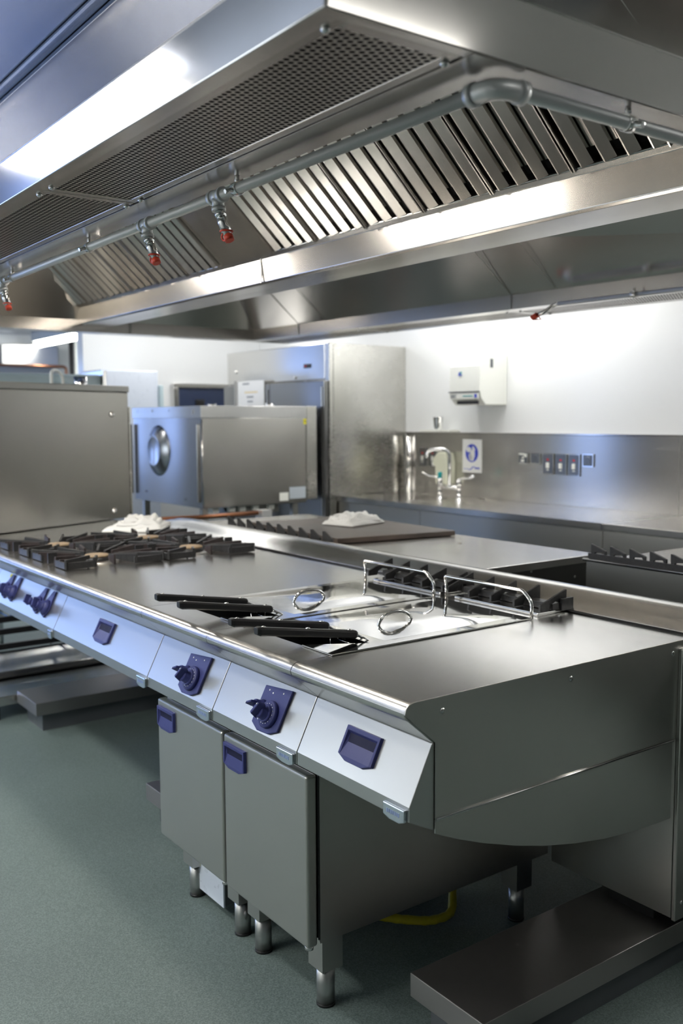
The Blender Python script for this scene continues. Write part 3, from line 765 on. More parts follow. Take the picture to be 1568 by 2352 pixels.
def basket(x, label):
    t = thing('fryer_basket', label, 'fryer basket', (x, .3, TZ-.2), 'fryer baskets hanging in the wells')
    def hp(s, dz=0): return Vector((x, .235-.285*s, .902+.046*s+dz))
    # black grip: rounded bar
    n0 = 12; sec = [(-.011, -.007), (-.007, -.011), (.007, -.011), (.011, -.007), (.011, .005), (.007, .009), (-.007, .009), (-.011, .005)]
    m = MB(); st = [(0, .75), (.02, 1), (.5, .95), (.9, 1.02), (.97, 1.1), (1.0, .8)]
    vs = [hp(s_)+Vector((u*k, 0, v*k)) for s_, k in st for u, v in sec]; fs = []
    for i in range(len(st)-1):
        for k in range(8): fs.append((i*8+k, i*8+(k+1) % 8, (i+1)*8+(k+1) % 8, (i+1)*8+k))
    fs += [tuple(range(8))[::-1], tuple(range(40, 48))]
    m.add(vs, fs); m.build('grip', M_BLACK, t, bevel=.0012, label='long black plastic grip')
    m = MB()
    for s_ in (.07, .5, .93): m.lathe(hp(s_)+Vector((0, 0, .008)), (0, 0, 1), [(.006, 0), (.0055, .0025), (.002, .0035)], 14)
    m.build('rivet', M_CHROME, t, split=True)
    m = MB()
    for dx in (-.006, .006): m.tube([hp(.03)+Vector((dx, 0, 0)), (x+dx*2, .262, .885), (x+dx*2, .275, .86)], .0026, 8)
    m.build('handle_wire', M_CHROME, t, split=True)
    m = MB(); z1, z0 = .855, .72; xa, xb, ya, yb = x-.052, x+.052, .28, .66
    for z in (z0, (z0+z1)/2, z1): m.tube([(xa, ya, z), (xb, ya, z), (xb, yb, z), (xa, yb, z), (xa, ya, z)], .002, 6)
    for k in range(9):
        y = ya+(yb-ya)*k/8; m.tube([(xa, y, z1), (xa, y, z0), (xb, y, z0), (xb, y, z1)], .0012, 5)
    m.build('wire_cage', M_CHROME, t)
basket(-.480+.01, 'black handled fryer basket, right one in the right fryer')
basket(-.600+.01, 'black handled fryer basket, left one in the right fryer')
basket(-.860, 'black handled fryer basket, right one in the left fryer')
basket(-.995, 'black handled fryer basket, left one in the left fryer')

# ---- plain unit with handle, -1.2..-2.0
t = thing('neutral_worktop_unit', 'wide plain stainless worktop unit between the left fryer and the gas burners', 'cooking range unit', (-1.6, .45, .6))
worktop(-2.0, -1.2, t); underrail(-2.0, -1.2, t); fascia(-2.0, -1.2, t)
pocket_pull(t, fpt(-1.59, .5), Vector((1, 0, 0)), FD, FN, .125, .078); badge(-1.262, -1.19-.012, t)
MB().box(-1.996, -1.204, .085, .92, .62, .849).build('body', M_DARKSTEEL, t)

# ---- gas burner unit -2.0..-2.8
def burner_unit():
    t = thing('gas_burner_unit', 'four burner gas hob unit with pairs of navy knobs on its front', 'gas hob', (-2.4, .45, .6))
    worktop(-2.8, -2.0, t); underrail(-2.8, -2.0, t); fascia(-2.8, -2.0, t)
    badge(-2.045, -1.962-.045, t)
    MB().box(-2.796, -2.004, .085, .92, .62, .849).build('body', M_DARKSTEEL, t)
    for x in (-2.18, -2.58):
        for dx in (-.045, .045):
            m = MB(); fslab(m, [(x+dx-.028, .03), (x+dx-.024, .09), (x+dx+.006, .128), (x+dx+.028, .128), (x+dx+.032, .05), (x+dx+.01, .022)], 0, .006)
            pl = m.build('knob_plate', M_NAVY, t, bevel=.0015)
            c = Vector((x+dx, .012, .672))+FD*.06+FN*.006
            m = MB().lathe(c, FN, [(.030, 0), (.030, .006), (.024, .010), (.022, .018)], 28); m.build('knob_collar', M_NAVY, pl)
            knob(pl, c+FN*.016, FN, math.radians(100), .021)
    m = MB().box(-2.79, -2.745, .0065, .0075, .70, .71)
    ybx = MB(); fslab(ybx, [(-2.66, .112), (-2.66, .127), (-2.60, .127), (-2.60, .112)], .0004, .0012); ybx.build('sticker', M_YELLOW, t)
    ybx = MB(); fslab(ybx, [(-2.655, .060), (-2.655, .100), (-2.64, .100), (-2.64, .060)], .0004, .0012); ybx.build('sticker', M_YELLOW, t)
    for cx in (-2.19, -2.61):
        for cy in (.26, .67):
            m = MB().lathe((cx, cy, TZ), (0, 0, 1), [(.11, 0), (.11, .003), (.10, .004), (.06, .0045)], 36)
            b = m.build('burner_bowl', M_TOP, t)
            MB().lathe((cx, cy, TZ+.004), (0, 0, 1), [(.055, 0), (.050, .008), (.046, .012)], 30).build('burner_ring', M_IRON, b)
            MB().lathe((cx, cy, TZ+.016), (0, 0, 1), [(.046, 0), (.048, .004), (.045, .008), (.02, .0085)], 30).build('burner_cap', M_BROWN, b)
    for cx in (-2.28, ):
        for cy in (.16, .57):
            MB().tube([(-2.03, cy, TZ), (-2.03, cy, TZ+.03)], .004, 8).build('spark_pin', M_BLACK, t)
burner_unit()
def pan_support(cx, cy, label, first=[None]):
    if first[0] is not None: return copy_tree(first[0], None, (cx, cy, TZ), label)
    t = thing('pan_support', label, 'pan support', (cx, cy, TZ), 'cast iron pan supports on the gas hob', local=True)
    W, D = .188, .195; z0, z1 = .004, .034
    m = MB()
    # broken outer frame bars
    for sx in (-1, 1):
        for sy in (-1, 1):
            m.box(*sorted((sx*W, sx*(W-.010))), *sorted((sy*D, sy*.075)), z0, z1-.006)
            m.box(*sorted((sx*W, sx*.07)), *sorted((sy*D, sy*(D-.010))), z0, z1-.006)
    m.build('outer_bar', M_IRON, t, bevel=.0012, split=True)
    m = MB()
    def blade(ax, ay, bx_, by, m, h0=z1+.006, h1=z1-.004, th=.0045):
        a = Vector((ax, ay, 0)); b = Vector((bx_, by, 0)); d = (b-a).normalized(); n = Vector((-d.y, d.x, 0))*th
        vs = [a-n+Vector((0, 0, z0)), b-n+Vector((0, 0, z0+.012)), b-n+Vector((0, 0, h1)), a-n+Vector((0, 0, h0))]
        vs += [v+2*n for v in vs]
        m.add(vs, [(0, 1, 2, 3), (7, 6, 5, 4), (0, 4, 5, 1), (1, 5, 6, 2), (2, 6, 7, 3), (3, 7, 4, 0)])
    for sx in (-1, 1):
        for sy in (-1, 1):
            blade(sx*W, sy*D, sx*.045, sy*.05, m)
            blade(sx*W, sy*.085, sx*.06, sy*.025, m)
    m.build('finger', M_IRON, t, bevel=.001, label='long cast iron finger', split=True)
    m = MB()
    for sx in (-1, 1):
        for sy in (-1, 1):
            blade(sx*.08, sy*D, sx*.035, sy*.075, m)
            blade(sx*.120, sy*D*.99, sx*.115, sy*.135, m, z1, z1-.004)
        blade(sx*(W-.01), 0, sx*(W-.062), 0, m, z1+.010, z1)
    m.build('inner_finger', M_IRONR, t, bevel=.001, label='reddish heat stained finger', split=True)
    m = MB()
    for sx, sy in ((0, 1), (0, -1)):
        m.box(sx*W-.004, sx*W+.004, *sorted((sy*D, sy*(D-.035))), z0, z1+.012)
    m.build('upright_tooth', M_IRON, t, bevel=.001, split=True)
    del t['_local']; first[0] = t; return t
pan_support(-2.19, .26, 'black cast iron pan support over the front right burner of the gas hob')
pan_support(-2.61, .26, 'black cast iron pan support over the front left burner of the gas hob')
pan_support(-2.19, .67, 'black cast iron pan support over the back right burner of the gas hob')
pan_support(-2.61, .67, 'black cast iron pan support over the back left burner, towel beside it')

# ---- far plain unit with open base
t = thing('neutral_worktop_unit', 'stainless worktop unit at the far left end of the range carrying the tall box', 'cooking range unit', (-3.3, .45, .6))
worktop(-3.9, -2.8, t); underrail(-3.9, -2.8, t); fascia(-3.9, -2.8, t)
MB().box(-3.896, -2.804, .085, .92, .70, .849).build('body', M_DARKSTEEL, t)
# racks of trays standing under it
def tray_rack():
    t = thing('low_shelf_stand', 'low stainless shelf stand under the far left end of the range', 'shelf stand', (-3.5, .5, 0))
    MB().box(-3.45, -3.175, .10, 1.2, .070, .115).build('shelf', M_TOP, t, bevel=.003)
    MB().box(-3.95, -3.50, .10, 1.2, .115, .150).build('shelf', M_TOP, t, bevel=.003)
    MB().box(-3.47, -3.45, .10, 1.2, .03, .11).build('shelf_gap_shade', M_VOID, t)  # solid black strip painting the dark of the gap between the shelves
    for x, z in ((-3.515, .11), (-3.98, .17), (-4.0, .25), (-4.0, .32)):
        MB().box(x-.02, x, .06, 1.2, z-.02, z+.012).build('bar', M_BLACK, t)
    m = MB()
    for x in (-3.9, -3.2):
        for y in (.14, 1.15): m.cyl((x, y, 0), (x, y, .09), .012)
    for y in (.08, 1.18): m.cyl((-4.01, y, 0), (-4.01, y, .34), .012)
    m.build('leg', M_BLACK, t, split=True)
tray_rack()
t = thing('wire_basket', 'blue coated wire basket under the far left end of the range', 'basket', (-4.25, .5, 0))
m = MB(); 
for z in (.30, .42): m.tube([(-4.1, .25, z), (-4.1, .85, z), (-4.5, .85, z), (-4.5, .25, z), (-4.1, .25, z)], .008, 8)
m.build('rim', M_BLUEWIRE, t, split=True)
m = MB()
for k in range(6):
    y = .25+.12*k; m.tube([(-4.1, y, .42), (-4.1, y, .30), (-4.5, y, .30), (-4.5, y, .42)], .005, 6)
m.build('wires', M_BLUEWIRE, t, split=True)
m = MB()
for x in (-4.1, -4.5):
    for y in (.25, .85): m.cyl((x, y, 0), (x, y, .31), .007, seg=8)
m.build('stand', M_GALV, t, split=True)

# ---- white box under the left fryer
t = thing('service_box', 'small whitish metal box with a dark side hanging under the left fryer', 'box', (-1.04, .2, .03))
MB().box(-1.145, -.952, .118, .123, .028, .150).build('front_plate', M_WHITEBLUE, t)
MB().box(-1.14, -.955, .123, .30, .030, .150).build('case', M_GREY, t)
MB().box(-1.10, -1.088, .1165, .118, .10, .135).build('sticker', M_CREAM, t)
MB().box(-1.12, -1.08, .16, .28, .148, .188).build('hanger', M_GREY, t)

# ---- gas hose
t = thing('gas_hose', 'yellow corrugated gas hose lying on the floor behind the right fryer cabinet', 'hose', (-.6, .55, 0))
pts = fillet([(-.66, .40, .05), (-.60, .47, .035), (-.555, .555, .020), (-.545, .63, .02), (-.62, .70, .06), (-.66, .78, .16), (-.68, .80, .20)], .03, 4)
rr = [.0115+.0013*(i % 2) for i in range(len(pts))]
m = MB().tube(pts, rr, 12); m.build('tube', M_YHOSE, t)
MB().cyl((-.70, .36, .055), (-.655, .405, .05), .016).build('coupling', M_COPPER, t)

# ================================================================ CENTRAL SPINE
def spine():
    t = thing('central_spine', 'stainless central spine between the two rows of ranges, rounded cap on top', 'range spine', (-1.6, 1.04, 0))
    prof = [(.936, .870), (.936, .888), (.952, .892), (.985, .905), (1.01, .918), (1.035, .927), (1.06, .930), (1.085, .928), (1.11, .920), (1.13, .905), (1.14, .885), (1.14, .870)]
    xs = [(.60, -.0), (-1.52, 0)]
    def cap(xa, xb):
        o = MB().prism(prof, 'x', xa, xb, True).build('cap', M_CAP, t)
        try: o.data.set_sharp_from_angle(angle=math.radians(28))
        except Exception: pass
    cap(-1.518, .75); cap(-2.9, -1.522)
    # tapered far end of the cap
    m = MB(); n = len(prof); vs = []; sts = [(-2.9, 1, 0), (-3.0, .97, 0), (-3.1, .85, 0), (-3.2, .55, 0), (-3.26, .15, 0)]
    for x, k, _ in sts: vs += [(x, 1.04+(y-1.04)*(.5+.5*k), .870+(z-.870)*k) for y, z in prof]
    fs = []
    for i in range(len(sts)-1):
        for k in range(n): fs.append((i*n+k, i*n+(k+1) % n, (i+1)*n+(k+1) % n, (i+1)*n+k))
    fs.append(tuple(range((len(sts)-1)*n, len(sts)*n))); m.add(vs, fs, True); m.build('cap_end', M_CAP, t)
    MB().tube([(-3.2, .9335, .884), (.75, .9335, .884)], .0022, 8).build('cap_joint', M_BLACK, t)
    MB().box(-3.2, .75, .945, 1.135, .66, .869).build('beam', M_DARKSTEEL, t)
    for x0, x1 in ((-.392, .0), (-1.85, -1.46), (-3.3, -2.9)):
        MB().box(x0, x1-.001, .868, 1.13, .17, .66 if x0 > -1 else .62).build('column', M_PANEL, t, bevel=.002)
    # near end face plate with edge and screws, right edge of the frame
    MB().box(-.0005, .012, .868, 1.135, .165, .862).build('end_plate', M_PANEL, t, bevel=.003)
    m = MB()
    for z in (.209, .80): m.lathe((.012, .893, z), (1, 0, 0), [(.006, 0), (.005, .002), (.002, .003)], 12)
    m.build('screw', M_CHROME, t, split=True)
    # cantilever feet
    for x0, x1 in ((-.248, -.008), (-1.70, -1.46), (-3.155, -2.88)):
        f = MB().box(x0, x1, .222, 1.82, .082, .140).build('foot', M_STEP, t, bevel=.0015, label='low stainless cantilever foot')
        MB().box(x0+.03, x1-.03, .26, 1.78, 0, .082).build('foot_base', M_GREY, f)
        MB().box(x0+.05, x1-.05, .88, 1.12, .139, .175).build('foot_riser', M_VOID, f)
spine()

# ================================================================ BACK ROW
def back_row():
    t = thing('rear_worktop_unit', 'wide stainless rear worktop unit behind the spine, open dark gap beside it', 'cooking range unit', (-1.5, 1.55, .6))
    MB().box(-2.0, -1.105, 1.145, 1.935, TZ-.03, TZ).build('worktop', M_TOP, t, bevel=.002)
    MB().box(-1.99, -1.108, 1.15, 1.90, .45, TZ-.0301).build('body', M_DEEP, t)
    m = MB()
    for y, z in ((1.55, .845), (1.80, .80)): m.lathe((-1.108, y, z), (1, 0, 0), [(.006, 0), (.005, .002)], 10)
    m.build('screw', M_CHROME, t, split=True)
    MB().cyl((-1.68, 1.72, TZ), (-1.68, 1.72, TZ+.002), .012).build('plug', M_CHROME, t)
    t = thing('rear_gas_burner_unit', 'gas burner unit in the rear row, seen past the spine behind the dark griddle', 'gas hob', (-2.6, 1.55, .6))
    MB().box(-3.2, -2.004, 1.145, 1.935, TZ-.03, TZ).build('worktop', M_TOP, t, bevel=.002)
    MB().box(-3.19, -2.01, 1.15, 1.90, .45, TZ-.0301).build('body', M_DARKSTEEL, t)
    t = thing('griddle_plate', 'dark seasoned solid griddle plate on the rear row, white cloth on it', 'griddle', (-2.2, 1.57, TZ))
    q = [(-1.985, 1.275), (-1.89, 1.885), (-2.72, 1.925), (-2.82, 1.33)]
    MB().prism(q, 'z', TZ+.003, TZ+.026).build('plate', M_BOARD, t, bevel=.002)
    c_ = (-2.35, 1.6); MB().prism([(c_[0]+(x-c_[0])*.96, c_[1]+(y-c_[1])*.96) for x, y in q], 'z', TZ, TZ+.003).build('seat', M_BLACK, t)
    t = thing('flue_grate', 'long black cast grate with fins along the back of the rear burners', 'grate', (-2.4, 1.19, TZ))
    m = MB().box(-2.80, -1.93, 1.168, 1.184, TZ, TZ+.022); m.build('base_bar', M_IRON, t)
    for k in range(10):
        x = -2.77+.091*k
        MB().prism([(x, TZ+.018), (x, TZ+.070), (x+.010, TZ+.070), (x+.070, TZ+.040), (x+.070, TZ+.022), (x+.03, TZ+.018)], 'y', 1.170, 1.180).build('fin', M_IRON, t, bevel=.001)
back_row()
def rear_right():
    t = thing('rear_range_unit', 'separate rear range unit at the right edge with a dark back panel', 'cooking range unit', (-.2, 2.0, 0))
    x0, x1 = -.905, .7
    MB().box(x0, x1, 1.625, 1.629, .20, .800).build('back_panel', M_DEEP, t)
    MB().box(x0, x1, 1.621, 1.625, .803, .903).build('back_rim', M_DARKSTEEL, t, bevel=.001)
    MB().box(x0, x0+.004, 1.63, 2.35, .10, .90).build('side_panel', M_DARKSTEEL, t)
    MB().tube([(x0-.012, 1.620, .908), (x1, 1.620, .908)], .006, 10).build('rim_edge', M_RAIL, t)
    MB().box(x0, x1, 1.63, 2.35, .87, .902).build('worktop', M_TOP, t, bevel=.002)
    m = MB()
    for x in (x0+.06, x1-.06):
        for y in (1.70, 2.28): m.cyl((x, y, 0), (x, y, .21), .02)
    m.build('leg', M_CHROME, t, split=True)
    g = thing('flue_grate', 'black cast grate with tall fins on the rear range unit at the right edge', 'grate', (-.5, 1.64, .9))
    MB().box(x0, .3, 1.630, 1.644, .905, .932).build('base_bar', M_IRON, g)
    for k in range(12):
        x = x0+.012+.084*k
        MB().prism([(x, .930), (x-.001, .966), (x+.004, .966), (x+.066, .945), (x+.066, .930), (x+.058, .930), (x+.052, .940), (x+.02, .937), (x+.014, .930)], 'y', 1.632, 1.642).build('fin', M_IRON, g, bevel=.001)
rear_right()

# ================================================================ BACK COUNTER
def counter():
    t = thing('back_counter', 'long stainless counter with a round basin along the back wall', 'counter', (-1.6, 3.0, 0))
    # worktop with a round hole for the basin (ring of quads)
    cx, cy, R = -3.40, 3.02, .145; x0, x1, y0, y1 = -3.955, -1.7015, 2.70, 3.328; n = 32
    m = MB(); ring = []; outer = []
    for k in range(n):
        a = 2*PI*k/n; d = Vector((math.cos(a), math.sin(a))); ring.append((cx+d.x*R, cy+d.y*R))
        s_ = min((.30/abs(d.x)) if abs(d.x) > 1e-6 else 9, (.27/abs(d.y)) if abs(d.y) > 1e-6 else 9); outer.append((cx+d.x*s_, cy+d.y*s_))
    vs = [(x, y, .9) for x, y in ring]+[(x, y, .9) for x, y in outer]
    m.add(vs, [(k, (k+1) % n, n+(k+1) % n, n+k) for k in range(n)])
    a0, a1, b0, b1 = cx-.30, cx+.30, cy-.27, cy+.27
    for q in ((x0, a0, y0, y1), (a1, x1, y0, y1), (a0, a1, y0, b0), (a0, a1, b1, y1)):
        m.add([(q[0], q[2], .9), (q[1], q[2], .9), (q[1], q[3], .9), (q[0], q[3], .9)], [(0, 1, 2, 3)])
    m.box(x0, x1, y0, y0+.02, .866, .8995)
    m.build('worktop', M_TOP, t)
    MB().box(-1.6985, 1.4, y0, y1, .866, .9).build('worktop', M_TOP, t, bevel=.002)
    MB().lathe((cx, cy, .9), (0, 0, -1), [(.15, -.001), (.143, .001), (.138, .03), (.12, .09), (.07, .12), (.02, .125)], 40).build('basin', M_LID, t)
    for a, b in ((-3.955, -3.1), (-3.097, -1.7015), (-1.6985, -.3), (-.297, 1.4)):
        MB().box(a, b, 2.712, 2.735, .12, .862).build('front_panel', M_DOOR, t, bevel=.002)
    MB().box(-3.95, 1.4, 2.74, 3.32, .10, .75).build('carcass', M_DARKSTEEL, t)
    MB().box(-3.95, 1.4, 2.78, 3.3, 0, .10).build('plinth', M_BLACK, t)
counter()
def splashback():
    t = thing('splashback', 'brushed steel splashback panels on the white wall behind the counter', 'splashback', (-1.5, 3.325, .9))
    MB().box(-3.955, -1.6845, 3.318, 3.329, .9005, 1.322).build('panel', M_SPLASH, t, bevel=.001)
    MB().box(-1.6815, 1.4, 3.318, 3.329, .9005, 1.322).build('panel', M_SPLASH, t, bevel=.001)
    MB().box(-3.955, 1.4, 3.308, 3.329, 1.3225, 1.334).build('top_ledge', M_RAIL, t, bevel=.002)
    m = MB().tube([(-3.90, 3.30, .901), (-3.90, 3.30, 1.30)], .02, 12); m.build('corner_tube', M_RAIL, t)
M_SPLASH = steel('splash_steel', (0.60, 0.59, 0.57), 0.24, .04, (2, 2, 60), .01, aniso=.5)
splashback()

def tap():
    t = thing('mixer_tap', 'chrome mixer tap with swan neck spout and long lever arms at the basin', 'tap', (-3.2, 3.1, .9))
    y = 3.05
    m = MB()
    for x in (-3.29, -3.11):
        m.lathe((x, y, .9), (0, 0, 1), [(.024, 0), (.022, .006), (.013, .010), (.013, .09), (.017, .095), (.017, .135), (.012, .14)], 18)
    m.build('pillar', M_CHROME, t, split=True)
    MB().cyl((-3.29, y, .985), (-3.11, y, .985), .011, seg=14).build('bridge', M_CHROME, t)
    pts = fillet([(-3.20, y, .985), (-3.20, y, 1.21), (-3.22, y-.03, 1.235), (-3.30, y-.09, 1.225), (-3.315, y-.10, 1.18)], .03, 6)
    MB().tube(pts, .0105, 12).build('spout', M_CHROME, t)
    for x, sgn in ((-3.29, -1), (-3.11, 1)):
        m = MB().tube([(x, y, 1.04), (x+sgn*.03, y, 1.045), (x+sgn*.10, y-.01, 1.05), (x+sgn*.15, y-.02, 1.068)], [.010, .007, .006, .009], 10)
        lv = m.build('lever', M_CHROME, t)
    MB().lathe((-3.29, y, 1.04), (0, 0, 1), [(.014, 0), (.014, .035), (.010, .04)], 14).build('indicator_cap', M_TEAL, t)
tap()
t = thing('soap_dispenser', 'cream soap dispenser fixed on the splashback behind the tap', 'soap dispenser', (-3.48, 3.27, 1.0))
MB().prism([(-3.545, .98), (-3.43, .98), (-3.425, 1.13), (-3.445, 1.20), (-3.52, 1.20), (-3.57, 1.16), (-3.575, 1.12), (-3.55, 1.10)], 'y', 3.235, 3.318).build('body', M_CREAM, t, bevel=.01, seg=3)
MB().box(-3.60, -3.56, 3.25, 3.29, 1.10, 1.13).build('spout', M_WHITE, t, bevel=.006)

def towel_dispenser():
    t = thing('paper_towel_dispenser', 'white paper towel dispenser on the wall above the sink', 'paper towel dispenser', (-3.1, 3.2, 1.51))
    body = [(3.329, 1.835), (3.15, 1.815), (3.09, 1.76), (3.085, 1.60), (3.10, 1.555), (3.14, 1.512), (3.329, 1.512)]
    MB().prism(body, 'x', -3.245, -2.965).build('case', M_WHITE, t, bevel=.006, seg=3)
    MB().box(-3.245, -2.966, 3.078, 3.0849, 1.592, 1.598).build('seam', M_GREY, t)
    MB().box(-3.238, -2.972, 3.080, 3.0855, 1.55, 1.590).build('lower_band', M_WHITE, t, bevel=.002)
    MB().box(-3.19, -3.0, 3.105, 3.112, 1.519, 1.538).build('slot', M_BLACK, t)
    MB().box(-3.11, -3.02, 3.0785, 3.0795, 1.566, 1.572).build('stripe', M_TEAL, t)
    MB().box(-3.005, -2.985, 3.0785, 3.0795, 1.558, 1.580).build('emblem', M_BLUEINK, t)
    m = MB()
    for i, wd in enumerate((.055, .04, .05)): m.box(-3.225, -3.225+wd, 3.0785, 3.0795, 1.576-.008*i, 1.579-.008*i)
    m.build('small_print', M_INK, t)
    m = MB(); m.box(-3.16, -3.125, 3.084, 3.0846, 1.70, 1.706); m.box(-3.155, -3.143, 3.084, 3.0846, 1.706, 1.722)
    m.build('logo', M_BLUEINK, t)
    MB().box(-3.14, -3.128, 3.084, 3.0846, 1.71, 1.725).build('logo_accent', M_TEAL, t)
    MB().box(-2.9655, -2.964, 3.175, 3.20, 1.745, 1.80).build('sight_slot', M_GREY, t, bevel=.0004)
    MB().cyl((-3.07, 3.25, 1.83), (-3.07, 3.25, 1.85), .006).build('lock', M_CHROME, t)
towel_dispenser()

t = thing('steel_cup', 'steel beaker standing on the ledge above the sink', 'cup', (-3.56, 3.29, 1.35))
MB().lathe((-3.545, 3.262, 1.352), (0, 0, 1), [(.026, 0), (.028, .005), (.036, .085), (.037, .088)], 24).build('beaker', M_CHROME, t)
t = thing('wall_shelf', 'small white plastic shelf tray over the splashback, carrying the steel beaker', 'shelf', (-3.55, 3.29, 1.335))
MB().box(-3.70, -3.40, 3.225, 3.329, 1.336, 1.351).build('tray', M_WHITE, t, bevel=.003)

def socket(x0, x1, z0, z1, kind, label, group='switch plates on the splashback'):
    t = thing('switch_plate', label, 'switch' if kind != 'socket' else 'socket', ((x0+x1)/2, 3.31, z0), group)
    MB().box(x0, x1, 3.308, 3.3178, z0, z1).build('plate', M_CHROME, t, bevel=.002)
    MB().box(x0+.005, x1-.005, 3.3065, 3.3085, z0+.005, z1-.005).build('face', M_SWFACE, t)
    cx = (x0+x1)/2; zc = (z0+z1)/2
    if kind == 'switch':
        MB().box(cx-.012, cx+.012, 3.300, 3.3065, zc-.025, zc+.008).build('rocker', M_WHITE, t, bevel=.002)
        MB().box(cx-.007, cx+.007, 3.304, 3.3065, zc+.022, zc+.032).build('neon', M_LED, t)
        MB().box(cx-.010, cx+.010, 3.3058, 3.3064, zc-.040, zc-.032).build('marking', M_WHITE, t)
    elif kind == 'socket':
        m = MB(); m.box(cx-.012, cx+.010, 3.302, 3.3065, z0+.012, z0+.028); m.box(cx-.004, cx+.008, 3.302, 3.3065, z0+.034, z0+.046); m.box(x1-.025, x1-.008, 3.302, 3.3065, z1-.03, z1-.01); m.box(x0+.006, x1-.02, 3.304, 3.3065, z1-.018, z1-.008)
        m.build('pin_insert', M_WHITE, t)
    else:
        MB().lathe((cx, 3.3066, zc), (0, -1, 0), [(.024, 0), (.022, .002)], 20).build('cover', M_SWFACE, t)
M_SWFACE = steel('dark_switch_face', (.25, .26, .27), .3, .03, (2, 2, 2), 0)
socket(-2.84, -2.762, 1.142, 1.215, 'socket', 'grey socket with white inserts, leftmost of the row of six on the splashback')
socket(-2.738, -2.660, 1.143, 1.213, 'blank', 'blank grey plate between the white insert socket and the red lamp switches')
socket(-2.638, -2.553, 1.084, 1.212, 'switch', 'tall grey switch with a red lamp, left one of the three in a row')
socket(-2.537, -2.452, 1.083, 1.212, 'switch', 'tall grey switch with a red lamp, middle one of the three in a row')
socket(-2.436, -2.351, 1.082, 1.213, 'switch', 'tall grey switch with a red lamp, right one of the three in a row')
socket(-2.331, -2.252, 1.140, 1.217, 'blank', 'blank grey plate at the right end of the row of switches')
socket(-3.80, -3.722, 1.092, 1.226, 'switch', 'tall grey switch nearest the fridge, left of the tap')
socket(-3.692, -3.614, 1.092, 1.226, 'switch', 'tall grey switch half hidden behind the tap spout')

def sign():
    t = thing('hand_wash_sign', 'white notice with a blue hand washing circle on the splashback', 'sign', (-3.27, 3.31, 1.067))
    MB().box(-3.357, -3.178, 3.3145, 3.3176, 1.067, 1.288).build('sheet', M_PAPER, t)
    MB().lathe((-3.268, 3.3145, 1.197), (0, -1, 0), [(.060, 0), (.060, .0008)], 40).build('blue_disc', M_BLUEINK, t)
    m = MB()
    def pol(pts): m.prism(pts, 'y', 3.3128, 3.3136)
    c = (-3.268, 1.197)
    P = lambda u, v: (c[0]+u, c[1]+v)
    pol([P(-.016, -.050), P(.014, -.052), P(.030, -.02), P(.028, .012), P(.010, .030), P(-.012, .012), P(-.020, -.015)])
    pol([P(-.055, .030), P(-.030, .044), P(-.004, .030), P(-.010, .010), P(-.030, .004), P(-.048, .012)])
    pol([P(.006, .048), P(.022, .040), P(.034, .020), P(.020, .012), P(.004, .030)])
    for k in range(3): pol([P(-.030+.012*k, -.005-.004*k), P(-.024+.012*k, -.005-.004*k), P(-.020+.012*k, -.044), P(-.026+.012*k, -.042)])
    m.build('hands_symbol', M_PAPER, t)
    m = MB().box(-3.345, -3.30, 3.3138, 3.3144, 1.089, 1.092); m.box(-3.238, -3.193, 3.3138, 3.3144, 1.092, 1.102)
    m.prism([(-3.30, 1.088), (-3.28, 1.090), (-3.262, 1.106), (-3.235, 1.109), (-3.235, 1.105), (-3.256, 1.101), (-3.276, 1.085), (-3.30, 1.084)], 'y', 3.3138, 3.3144)
    m.build('footer_mark', M_BLUEINK, t)
sign()

# ================================================================ FRIDGE
def fridge():
    fx0, fx1, fy = -5.37, -3.97, 2.652
    t = thing('upright_fridge', 'tall double stainless upright fridge beside the sink counter', 'fridge', ((fx0+fx1)/2, 3.0, 0))
    MB().box(fx0, fx1, fy+.03, 3.325, .12, 1.945).build('cabinet', M_FRIDGE, t, bevel=.004)
    MB().box(fx0, fx1-.05, fy-.005, fy+.029, 1.700, 1.950).build('control_panel', M_FRIDGEF, t, bevel=.006)
    MB().box(fx1-.049, fx1, fy-.003, fy+.029, .12, 1.950).build('corner_post', M_FRIDGE, t, bevel=.004)
    for a, b in ((fx0+.004, -4.675), (-4.670, fx1-.004)):
        d = MB().box(a, b, fy-.045, fy-.007, .16, 1.692).build('door', M_DARKFRIDGE, t, bevel=.006)
        MB().box(b-.030, b-.020, fy-.052, fy-.0455, .5, 1.65).build('handle', M_CHROME, d, bevel=.002)
    MB().box(-4.275, -4.185, fy-.009, fy-.0051, 1.785, 1.815).build('display', M_BLACK, t, bevel=.002)
    MB().box(-4.265, -4.24, fy-.0098, fy-.0091, 1.796, 1.804).build('display_digits', M_LED, t)
    m = MB()
    for x, z in ((-4.384, 1.724), (-5.234, 1.80), (-5.05, 1.715)): m.lathe((x, fy-.005, z), (0, -1, 0), [(.012, 0), (.011, .010), (.008, .014)], 14)
    m.build('lock_button', M_CHROME, t, split=True)
    m = MB()
    for x in (fx0+.08, fx1-.08):
        for y in (fy+.08, 3.25): m.cyl((x, y, 0), (x, y, .12), .02)
    m.build('leg', M_CHROME, t, split=True)
M_FRIDGE = steel('fridge_side_steel', (0.66, 0.65, 0.61), 0.27, .03, (2, 2, 60), .01, aniso=.5)
M_FRIDGEF = steel('fridge_front_steel', (0.64, 0.63, 0.60), 0.2, .03, (2, 2, 60), .01, aniso=.5)
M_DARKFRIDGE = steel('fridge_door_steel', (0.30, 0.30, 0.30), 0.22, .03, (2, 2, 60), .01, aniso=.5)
fridge()
t = thing('notice_sheet', 'white printed notice sheet hung on the left fridge door', 'notice', (-4.95, 2.6, 1.4))
MB().box(-5.13, -4.74, 2.600, 2.6045, 1.38, 1.722).build('sheet', M_PAPER, t)
MB().box(-5.175, -5.132, 2.595, 2.606, 1.36, 1.728).build('holder_strip', M_PANEL, t)
m = MB()
